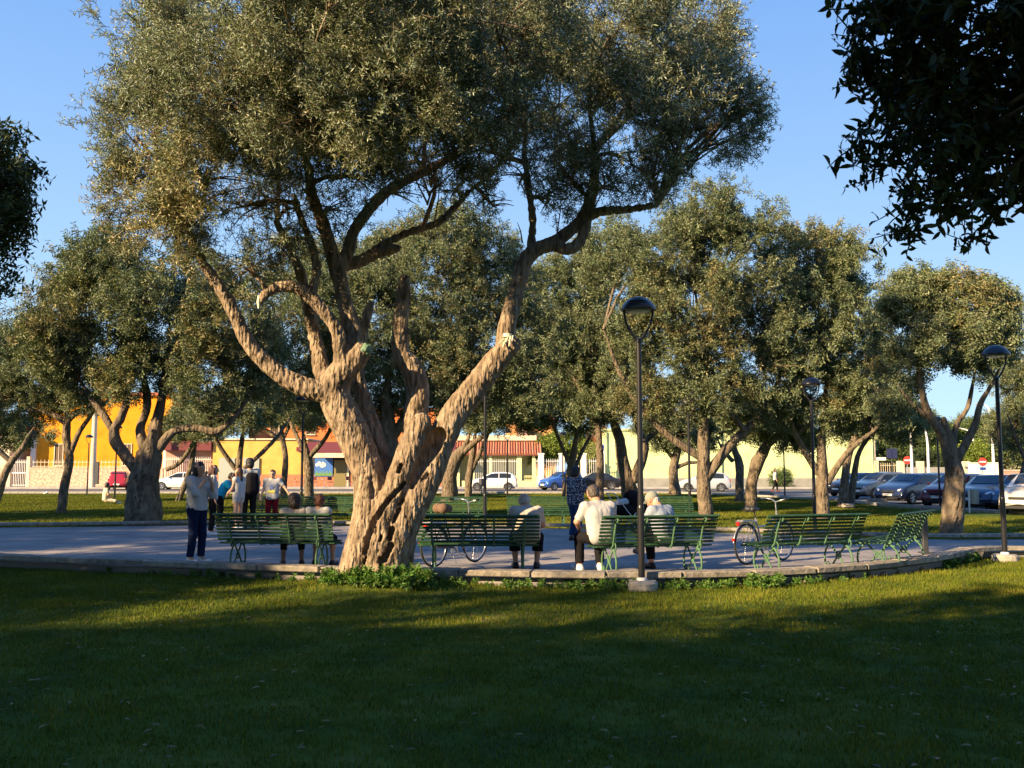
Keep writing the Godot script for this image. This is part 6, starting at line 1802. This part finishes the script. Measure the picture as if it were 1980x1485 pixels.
func build_benches() -> void:
	var g := "green slatted benches on the near edge of the plaza"
	var b := build_bench("park_bench", "green slatted bench left of the old olive trunk, with two children sitting on it", ground_at(541, 1098, PLAZA), PI - 0.08, g)
	copy_of(b, "park_bench", "green slatted bench right of the old trunk, with the bicycle behind it", ground_at(925, 1104, PLAZA), PI + 0.02)
	copy_of(b, "park_bench", "green slatted bench behind the near lamp, with the man in the cap on it", ground_at(1259, 1106, PLAZA), PI + 0.24)
	copy_of(b, "park_bench", "empty green bench in front of the parked city bicycle", ground_at(1552, 1101, PLAZA), PI + 0.36)
	copy_of(b, "park_bench", "rightmost empty green bench, turned towards the plaza centre", ground_at(1722, 1091, PLAZA), PI + 0.9)
	var i := 0
	for q in [[548, 27.5, "far green bench behind the boy in red trousers"], [648, 27.2, "far green bench behind the red-haired child's head"], [880, 27.0, "far green bench in front of the pollarded olive"], [1043, 27.2, "far green bench left of the woman in the floral blouse"], [1284, 27.5, "far green bench behind the man in the cap"]]:
		var f := copy_of(b, "park_bench", q[2], on_ground(q[0], q[1]), 0.05 * (i - 2))
		f.set_meta("group", "green slatted benches on the lawn beyond the plaza")
		i += 1

func build_lamps() -> void:
	build_lamp("tall dark park lamp on a concrete foot in front of the benches", ground_at(1241, 1141), 4.1, true, 0.05)
	build_lamp("dark park lamp on a concrete foot near the right edge", ground_at(1944, 1086), 3.95, true, 0.1)
	var h := 4.0
	build_lamp("dark park lamp behind the empty benches at right", on_ground(1569, 23.6), h, false)
	build_lamp("dark park lamp against the tall dark-trunked olive", on_ground(1331, 30), h, false)
	build_lamp("dark park lamp beside the small lone olive at right", on_ground(1812, 41), h, false)
	build_lamp("thin dark park lamp left of the old trunk", on_ground(586, 29), h, false)
	build_lamp("dark park lamp in front of the white car", on_ground(938, 24.5), 4.4, false)
	build_lamp("small far lamp above the red tiled porch", on_ground(981, 54), h, false)
	build_lamp("small far lamp seen through the fork of the old trunk", on_ground(744, 52), h, false)
	build_lamp("far dark lamp post in front of the garden wall with pink tiles", on_ground(172, 62), h, false)
	build_lamp("far dark lamp post by the seated child at left", on_ground(226, 48), h, false)
	build_lamp("far dark lamp post by the pedestrian", on_ground(1515, 56), h, false)
	build_lamp("far dark lamp post before the blue car", on_ground(1088, 58), h, false)

func build_people() -> void:
	var skin := Color(0.5, 0.29, 0.19)
	var J: Dictionary
	# standing girl at the left
	J = standing()
	J.merge({elbL = Vector3(0.2, 1.17, 0.17), elbR = Vector3(-0.22, 1.2, 0.15), wriL = Vector3(0.07, 1.4, 0.24), wriR = Vector3(-0.06, 1.44, 0.22), hanL = Vector3(-0.3, 0.9, -0.3), hanR = Vector3(0.3, 0.9, -0.3), kneL = Vector3(0.09, 0.5, 0.05), ankL = Vector3(0.08, 0.085, 0.04), toeL = Vector3(0.1, 0.035, 0.22)}, true)
	person("young woman standing in white blouse and dark jeans, hands raised to her face", ground_at(378, 1089, PLAZA), 1.15, 1.68, J, {skin = skin, shirt = M["white_cloth"], sleeve = 1.3, hem = 0.04, trousers = M["navy_denim"], shoes = M["white_shoe"], hair = "long", hair_color = Color(0.02, 0.014, 0.012)}, 0.014, "people in the park")
	# the group of young people
	J = standing()
	person("woman with long dark red hair standing behind the young woman in white", on_ground(416, 22.5, PLAZA), 1.9, 1.66, J, {skin = skin, shirt = M["white_cloth"], sleeve = 0.5, trousers = M["black_cloth"], shoes = M["white_shoe"], hair = "long", hair_color = Color(0.06, 0.018, 0.014)}, 0.02, "people in the park")
	J = standing()
	J.merge({che = Vector3(0.0, 1.22, 0.14), nck = Vector3(0, 1.38, 0.27), hed = Vector3(0, 1.5, 0.34), shoL = Vector3(0.18, 1.33, 0.22), shoR = Vector3(-0.18, 1.33, 0.22), elbL = Vector3(0.22, 1.1, 0.36), elbR = Vector3(-0.22, 1.1, 0.36), wriL = Vector3(0.1, 1.05, 0.55), wriR = Vector3(-0.1, 1.05, 0.55), fwd = Vector3(0, -0.4, 0.9)}, true)
	person("boy in a turquoise shirt leaning forward", on_ground(430, 25.5, PLAZA), 1.7, 1.58, J, {skin = skin, shirt = M["turquoise_cloth"], sleeve = 0.7, trousers = M["black_cloth"], shoes = M["white_shoe"], hair_color = Color(0.02, 0.014, 0.012)}, 0.02, "people in the park")
	J = standing()
	J.merge({elbR = Vector3(-0.24, 1.14, 0.08), wriR = Vector3(-0.12, 1.08, 0.26), elbL = Vector3(0.24, 1.14, 0.06), wriL = Vector3(0.14, 1.05, 0.26)}, true)
	person("girl in white top and pale shorts with long brown hair", on_ground(466, 24.5, PLAZA), -1.9, 1.6, J, {skin = skin, shirt = M["white_cloth"], sleeve = 0.0, trousers = M["white_cloth"], legs = 0.35, shoes = M["white_shoe"], hair = "long", hair_color = Color(0.05, 0.022, 0.014)}, 0.02, "people in the park")
	J = standing()
	var man := person("black-haired man in white shirt with a black backpack", on_ground(486, 25.5, PLAZA), -2.6, 1.84, J, {skin = skin, shirt = M["white_cloth"], sleeve = 0.5, trousers = M["black_cloth"], shoes = M["brown_shoe"], hair = "bushy", hair_color = Color(0.012, 0.01, 0.01)}, 0.02, "people in the park")
	var mb := MB.new()
	sdf(mb, [[Vector3(0.05, 1.0, -0.28), 0.13, Vector3(0.05, 1.36, -0.25), 0.12], [Vector3(-0.05, 1.0, -0.28), 0.13, Vector3(-0.05, 1.36, -0.25), 0.12]], 0.025, 0.04)
	var bag := made(self, "backpack", mb, M["black_cloth"])
	bag.transform = man.transform
	tag(bag, "black backpack on the man in the white shirt", "backpack")
	J = standing()
	J.merge({elbL = Vector3(0.36, 1.24, 0.02), wriL = Vector3(0.52, 1.02, 0.1), hanL = Vector3(0.6, -0.8, 0.2), elbR = Vector3(-0.25, 1.16, 0.04), wriR = Vector3(-0.3, 0.98, 0.14)}, true)
	var boy := person("boy facing the camera in white t-shirt with a star print and red trousers", on_ground(530, 26.5), 0.05, 1.66, J, {skin = Color(0.55, 0.33, 0.22), shirt = M["white_cloth"], sleeve = 0.75, hem = 0.08, trousers = M["red_cloth"], shoes = M["white_shoe"], face = true, hair_color = Color(0.03, 0.018, 0.014)}, 0.018, "people in the park")
	mb = MB.new()
	var star := PackedVector2Array()
	for k in 10:
		var a := TAU * k / 10.0 + PI / 2
		star.append(Vector2(cos(a), sin(a)) * (0.085 if k % 2 == 0 else 0.036))
	mb.plate(star, 0.012, Transform3D(Basis.IDENTITY, Vector3(0.0, 1.17, 0.138)))
	made(boy.get_node("shirt"), "star_print", mb, mat(Color(0.2, 0.26, 0.55), 0.9))
	mb = MB.new()
	mb.box(Vector3(0.0, 1.05, 0.136), Vector3(0.2, 0.06, 0.012), Basis.IDENTITY, 0.004)
	made(boy.get_node("shirt"), "yellow_print", mb, mat(Color(0.7, 0.6, 0.08), 0.9))
	# two children on the left bench
	J = sitting()
	J.merge({che = Vector3(0, 0.87, 0.0), nck = Vector3(0, 1.06, 0.03), hed = Vector3(0, 1.2, 0.07), shoL = Vector3(0.17, 1.02, 0.01), shoR = Vector3(-0.17, 1.02, 0.01), elbL = Vector3(0.22, 0.78, 0.1), elbR = Vector3(-0.22, 0.78, 0.1), wriL = Vector3(0.13, 0.66, 0.3), wriR = Vector3(-0.13, 0.66, 0.3), fwd = Vector3(0.2, -0.1, 0.95)}, true)
	var seat1 := ground_at(541, 1098, PLAZA)
	person("dark-haired child sitting on the left bench, seen from behind", seat1 + Vector3(0.2, 0, -0.02), PI + 0.25, 1.5, J, {skin = Color(0.3, 0.17, 0.11), shirt = M["cream_cloth"], sleeve = 0.3, trousers = M["black_cloth"], legs = 1.5, shoes = M["brown_shoe"], hair = "bushy", hair_color = Color(0.02, 0.012, 0.01), head = 1.1}, 0.014, "people in the park")
	person("red-haired child in white vest sitting on the left bench", seat1 + Vector3(0.58, 0, -0.05), PI - 0.1, 1.52, J, {skin = skin, shirt = M["white_cloth"], sleeve = 0.0, trousers = M["black_cloth"], legs = 1.3, shoes = M["brown_shoe"], hair_color = Color(0.1, 0.032, 0.015), head = 1.08}, 0.014, "people in the park")
	# child sitting on the grass
	J = standing()
	J.merge({pel = Vector3(0, 0.25, 0), che = Vector3(0, 0.55, 0.02), nck = Vector3(0, 0.76, 0.04), hed = Vector3(0, 0.9, 0.08), shoL = Vector3(0.18, 0.71, 0.03), shoR = Vector3(-0.18, 0.71, 0.03), elbL = Vector3(0.25, 0.46, 0.08), elbR = Vector3(-0.25, 0.46, 0.08), wriL = Vector3(0.2, 0.3, 0.25), wriR = Vector3(-0.2, 0.3, 0.25), hipL = Vector3(0.1, 0.2, 0.05), hipR = Vector3(-0.1, 0.2, 0.05), kneL = Vector3(0.3, 0.16, 0.4), kneR = Vector3(-0.3, 0.16, 0.4), ankL = Vector3(0.12, 0.08, 0.6), ankR = Vector3(-0.1, 0.08, 0.55), toeL = Vector3(0.1, 0.06, 0.75), toeR = Vector3(-0.05, 0.06, 0.7)}, true)
	person("child in pale clothes sitting alone on the grass at far left", ground_at(203, 975), 2.2, 1.75, J, {skin = skin, shirt = M["sand_cloth"], sleeve = 0.6, trousers = M["sand_cloth"], legs = 1.5, shoes = M["white_shoe"], hair = "bushy", hair_color = Color(0.03, 0.025, 0.03)}, 0.025, "people in the park")
	# the three old men
	J = sitting()
	J.merge({pel = Vector3(0, 0.545, 0), hed = Vector3(0.03, 1.07, 0.28), fwd = Vector3(0.15, -0.45, 0.88), kneL = Vector3(0.19, 0.5, 0.42), kneR = Vector3(-0.2, 0.5, 0.42)}, true)
	person("old man in cream shirt sitting hunched at the end of the bench by the bicycle", ground_at(925, 1104, PLAZA) + Vector3(0.74, 0, 0.0), PI, 1.72, J, {skin = Color(0.55, 0.28, 0.18), bulk = 1.12, shirt = M["cream_cloth"], sleeve = 0.8, hem = 0.0, trousers = M["black_cloth"], legs = 1.55, cuff = 0.07, shoes = M["brown_shoe"], hair = "balding", hair_color = Color(0.42, 0.38, 0.33)}, 0.013, "people in the park")
	J = sitting()
	J.merge({che = Vector3(0, 0.86, 0.06), nck = Vector3(0, 1.06, 0.15), hed = Vector3(0.02, 1.16, 0.24), shoL = Vector3(0.21, 0.965, 0.1), shoR = Vector3(-0.21, 0.965, 0.1), elbR = Vector3(-0.3, 0.75, 0.2), elbL = Vector3(0.3, 0.75, 0.2)}, true)
	var seat3 := ground_at(1265, 1106, PLAZA)
	person("broad man in white t-shirt sitting at the left end of the lamp bench", seat3 + Vector3(-0.82, 0, 0.17), PI + 0.35, 1.78, J, {skin = Color(0.5, 0.27, 0.17), bulk = 1.06, shirt = M["white_cloth"], sleeve = 0.85, hem = 0.0, trousers = M["black_cloth"], shoes = M["white_shoe"], hair_color = Color(0.07, 0.055, 0.045)}, 0.013, "people in the park")
	J = sitting()
	J.merge({che = Vector3(0, 0.83, 0.06), nck = Vector3(0, 1.0, 0.15), hed = Vector3(0, 1.08, 0.25), fwd = Vector3(0.1, -0.45, 0.88), shoL = Vector3(0.185, 0.92, 0.1), shoR = Vector3(-0.185, 0.92, 0.1), kneL = Vector3(0.06, 0.6, 0.44), ankL = Vector3(-0.14, 0.34, 0.66), toeL = Vector3(-0.2, 0.24, 0.82), kneR = Vector3(-0.12, 0.5, 0.44), ankR = Vector3(-0.12, 0.085, 0.4), toeR = Vector3(-0.14, 0.035, 0.58)}, true)
	person("old man in grey cap and pale blue shirt sitting with crossed legs", seat3 + Vector3(0.2, 0, -0.13), PI + 0.7, 1.74, J, {skin = Color(0.58, 0.26, 0.16), bulk = 1.08, shirt = M["blue_cloth"], sleeve = 0.8, hem = 0.0, trousers = M["black_cloth"], legs = 1.85, shoes = M["brown_shoe"], hair = "cap", hair_color = Color(0.42, 0.4, 0.38)}, 0.013, "people in the park")
	# woman in the floral blouse
	J = standing()
	J.merge({elbL = Vector3(0.23, 1.16, 0.14), wriL = Vector3(0.16, 1.02, 0.36), hanL = Vector3(0.1, -0.5, 0.9), elbR = Vector3(-0.26, 1.17, 0.12), wriR = Vector3(-0.22, 1.0, 0.36), hanR = Vector3(0, -0.4, 0.9), fwd = Vector3(-0.2, -0.2, 0.95), kneL = Vector3(0.1, 0.5, 0.06)}, true)
	person("short-haired woman in dark floral blouse and jeans standing behind the white t-shirt man", ground_at(1113, 1045, PLAZA), PI - 0.85, 1.6, J, {skin = Color(0.45, 0.22, 0.15), bulk = 1.15, shirt = M["floral"], sleeve = 0.9, hem = 0.1, trousers = M["denim"], shoes = M["brown_shoe"], hair = "bushy", hair_color = Color(0.012, 0.008, 0.01)}, 0.016, "people in the park")
	# pedestrian far off
	J = standing()
	J.merge({kneL = Vector3(0.1, 0.5, 0.16), ankL = Vector3(0.1, 0.1, 0.2), toeL = Vector3(0.1, 0.06, 0.38), kneR = Vector3(-0.1, 0.5, -0.06), ankR = Vector3(-0.1, 0.12, -0.28), toeR = Vector3(-0.1, 0.05, -0.12)}, true)
	person("distant pedestrian in white top and black trousers walking before the pale hall", on_ground(1497, 72), PI / 2, 1.72, J, {skin = skin, shirt = M["white_cloth"], sleeve = 0.6, trousers = M["black_cloth"], shoes = M["red_cloth"], hair_color = Color(0.02, 0.014, 0.012)}, 0.03, "people in the park")
	# pushchair
	var t := thing("pushchair", "dark pushchair with a curved hood and white blanket beyond the benches", "pushchair", on_ground(1213, 23.2, PLAZA), 0.4)
	mb = MB.new()
	sdf(mb, [[Vector3(-0.3, 0.62, 0), 0.17, Vector3(0.25, 0.55, 0), 0.19]], 0.03, 0.05)
	made(t, "carrycot", mb, M["black_cloth"])
	mb = MB.new()
	sdf(mb, [[Vector3(0.1, 0.84, 0), 0.22, Vector3(0.28, 0.62, 0), 0.24]], 0.03, 0.05, [[Vector3(-0.2, 0.95, 0), 0.2, Vector3(-0.1, 0.6, 0), 0.18]])
	made(t, "hood", mb, M["black_cloth"])
	mb = MB.new()
	sdf(mb, [[Vector3(-0.32, 0.72, 0.05), 0.1, Vector3(-0.1, 0.76, 0.03), 0.1]], 0.03, 0.05, [], 0.02, bumps, Vector3(200, 200, 200))
	made(t, "blanket", mb, M["white_cloth"])
	mb = MB.new()
	for s in [-0.2, 0.2]:
		mb.tube([Vector3(0.3, 0.12, s), Vector3(-0.1, 0.5, s), Vector3(-0.5, 0.98, s)], [0.014, 0.014, 0.014], 6)
		mb.tube([Vector3(-0.3, 0.12, s), Vector3(0.1, 0.5, s)], [0.014, 0.014], 6)
	mb.tube([Vector3(-0.5, 0.98, -0.2), Vector3(-0.5, 0.98, 0.2)], [0.016, 0.016], 6)
	made(t, "frame", mb, M["chrome"])
	for q in [[-0.3, -0.22], [0.3, -0.22], [-0.3, 0.22], [0.3, 0.22]]:
		mb = MB.new()
		mb.lathe([Vector2(0, -0.02), Vector2(0.12, -0.02), Vector2(0.12, 0.02), Vector2(0, 0.02)], Vector3(q[0], 0.12, q[1]), 16, Basis(Vector3.RIGHT, PI / 2))
		made(t, "wheel", mb, M["rubber"])

func build_cars() -> void:
	var paint := func(c: Color) -> StandardMaterial3D:
		var m := mat(c, 0.32, 0.1)
		m.clearcoat_enabled = true
		m.clearcoat = 0.8
		m.clearcoat_roughness = 0.08
		return m
	var g := "cars parked along the street"
	build_car("white hatchback parked in front of the tiled porch", HATCH, paint.call(Color(0.8, 0.8, 0.8)), on_ground(953, 76), PI, g)
	build_car("bright blue small car parked by the white fence", SMALL, paint.call(Color(0.03, 0.11, 0.4)), on_ground(1084, 77), PI + 0.55, g)
	build_car("black car parked behind the disabled parking sign", SALOON, paint.call(Color(0.015, 0.013, 0.014)), on_ground(1150, 79.5), PI, g)
	build_car("silver grey hatchback parked before the pale hall", HATCH, paint.call(Color(0.42, 0.46, 0.52)), on_ground(1360, 73), PI - 0.15, g)
	build_car("small red car seen from behind at far left", SMALL, paint.call(Color(0.4, 0.015, 0.03)), on_ground(236, 80), PI / 2 + 0.2, g)
	build_car("white car before the white grille at left", HATCH, paint.call(Color(0.8, 0.78, 0.74)), on_ground(350, 80), PI, g)
	g = "cars in the car park at right"
	build_car("dark car mostly hidden behind the twin-trunked olive", HATCH, paint.call(Color(0.02, 0.02, 0.022)), on_ground(1655, 60), PI + 0.5, g)
	build_car("boxy grey small car between the olive and the navy hatchback", SMALL, paint.call(Color(0.13, 0.14, 0.14)), on_ground(1697, 54), PI + 0.45, g)
	build_car("navy blue hatchback with bright headlights in the car park", HATCH, paint.call(Color(0.012, 0.022, 0.065)), on_ground(1757, 46.5), PI + 0.62, g)
	build_car("dark blue car roof showing behind the navy hatchback", HATCH, paint.call(Color(0.03, 0.05, 0.12)), on_ground(1795, 54), PI + 0.6, g)
	build_car("dark red car behind the small lone olive", HATCH, paint.call(Color(0.17, 0.012, 0.02)), on_ground(1846, 42.5), PI + 0.7, g)
	build_car("dark blue car behind the litter bin", SALOON, paint.call(Color(0.015, 0.025, 0.06)), on_ground(1915, 40), PI + 0.72, g)
	build_car("blue-grey car between the dark blue and silver cars", HATCH, paint.call(Color(0.06, 0.12, 0.2)), on_ground(1975, 39), PI + 0.75, g)
	build_car("silver beige car cut by the right edge", SMALL, paint.call(Color(0.5, 0.46, 0.4)), on_ground(1995, 35.5), PI + 0.75, g)

func _ready() -> void:
	# camera
	var cam := Camera3D.new()
	cam.name = "camera"
	add_child(cam)
	cam.position = Vector3(0, EYE, 0)
	cam.rotation.x = PITCH
	cam.fov = rad_to_deg(2.0 * atan(742.5 / FOCAL))
	cam.far = 900.0
	cam.current = true
	# sky and exposure
	var env := Environment.new()
	env.background_mode = Environment.BG_SKY
	var sky := Sky.new()
	var ps := ProceduralSkyMaterial.new()
	ps.sky_top_color = lin(0.036, 0.115, 0.315)
	ps.sky_horizon_color = lin(0.265, 0.38, 0.455)
	ps.sky_curve = 0.24
	ps.ground_bottom_color = Color(0.12, 0.12, 0.1)
	ps.ground_horizon_color = Color(0.4, 0.44, 0.46)
	ps.sun_angle_max = 1.0
	ps.energy_multiplier = 1.0
	sky.sky_material = ps
	env.sky = sky
	env.tonemap_mode = Environment.TONE_MAPPER_LINEAR
	env.tonemap_exposure = 2.75
	env.sdfgi_enabled = true
	env.ssao_enabled = true
	env.ssil_enabled = true
	var we := WorldEnvironment.new()
	we.name = "world_environment"
	we.environment = env
	add_child(we)
	# low warm sun from the left, a little behind the camera
	var sun := DirectionalLight3D.new()
	sun.name = "sun"
	var az := deg_to_rad(54.0)
	var el := deg_to_rad(23.0)
	sun.basis = Basis.looking_at(Vector3(sin(az) * cos(el), -sin(el), -cos(az) * cos(el)))
	sun.light_color = Color(1.0, 0.875, 0.68)
	sun.light_energy = 1.6
	sun.light_angular_distance = 0.5
	sun.shadow_enabled = true
	add_child(sun)
	make_materials()
	print("materials ", Time.get_ticks_msec())
	build_ground()
	build_plaza()
	build_houses()
	print("ground, houses ", Time.get_ticks_msec())
	main_olive()
	print("old olive ", Time.get_ticks_msec())
	build_trees()
	print("trees ", Time.get_ticks_msec())
	build_benches()
	build_lamps()
	build_street_things()
	build_bicycle("bicycle with padded brown saddle behind the bench right of the old trunk", ground_at(880, 1092, PLAZA), 0.95, "bike_dark", true)
	build_bicycle("silver city bicycle with a red tail light behind the empty bench", ground_at(1480, 1088, PLAZA), 0.72, "bike_grey", false)
	build_cars()
	print("cars ", Time.get_ticks_msec())
	build_people()
	print("people ", Time.get_ticks_msec())
	build_grass()
	print("grass ", Time.get_ticks_msec())
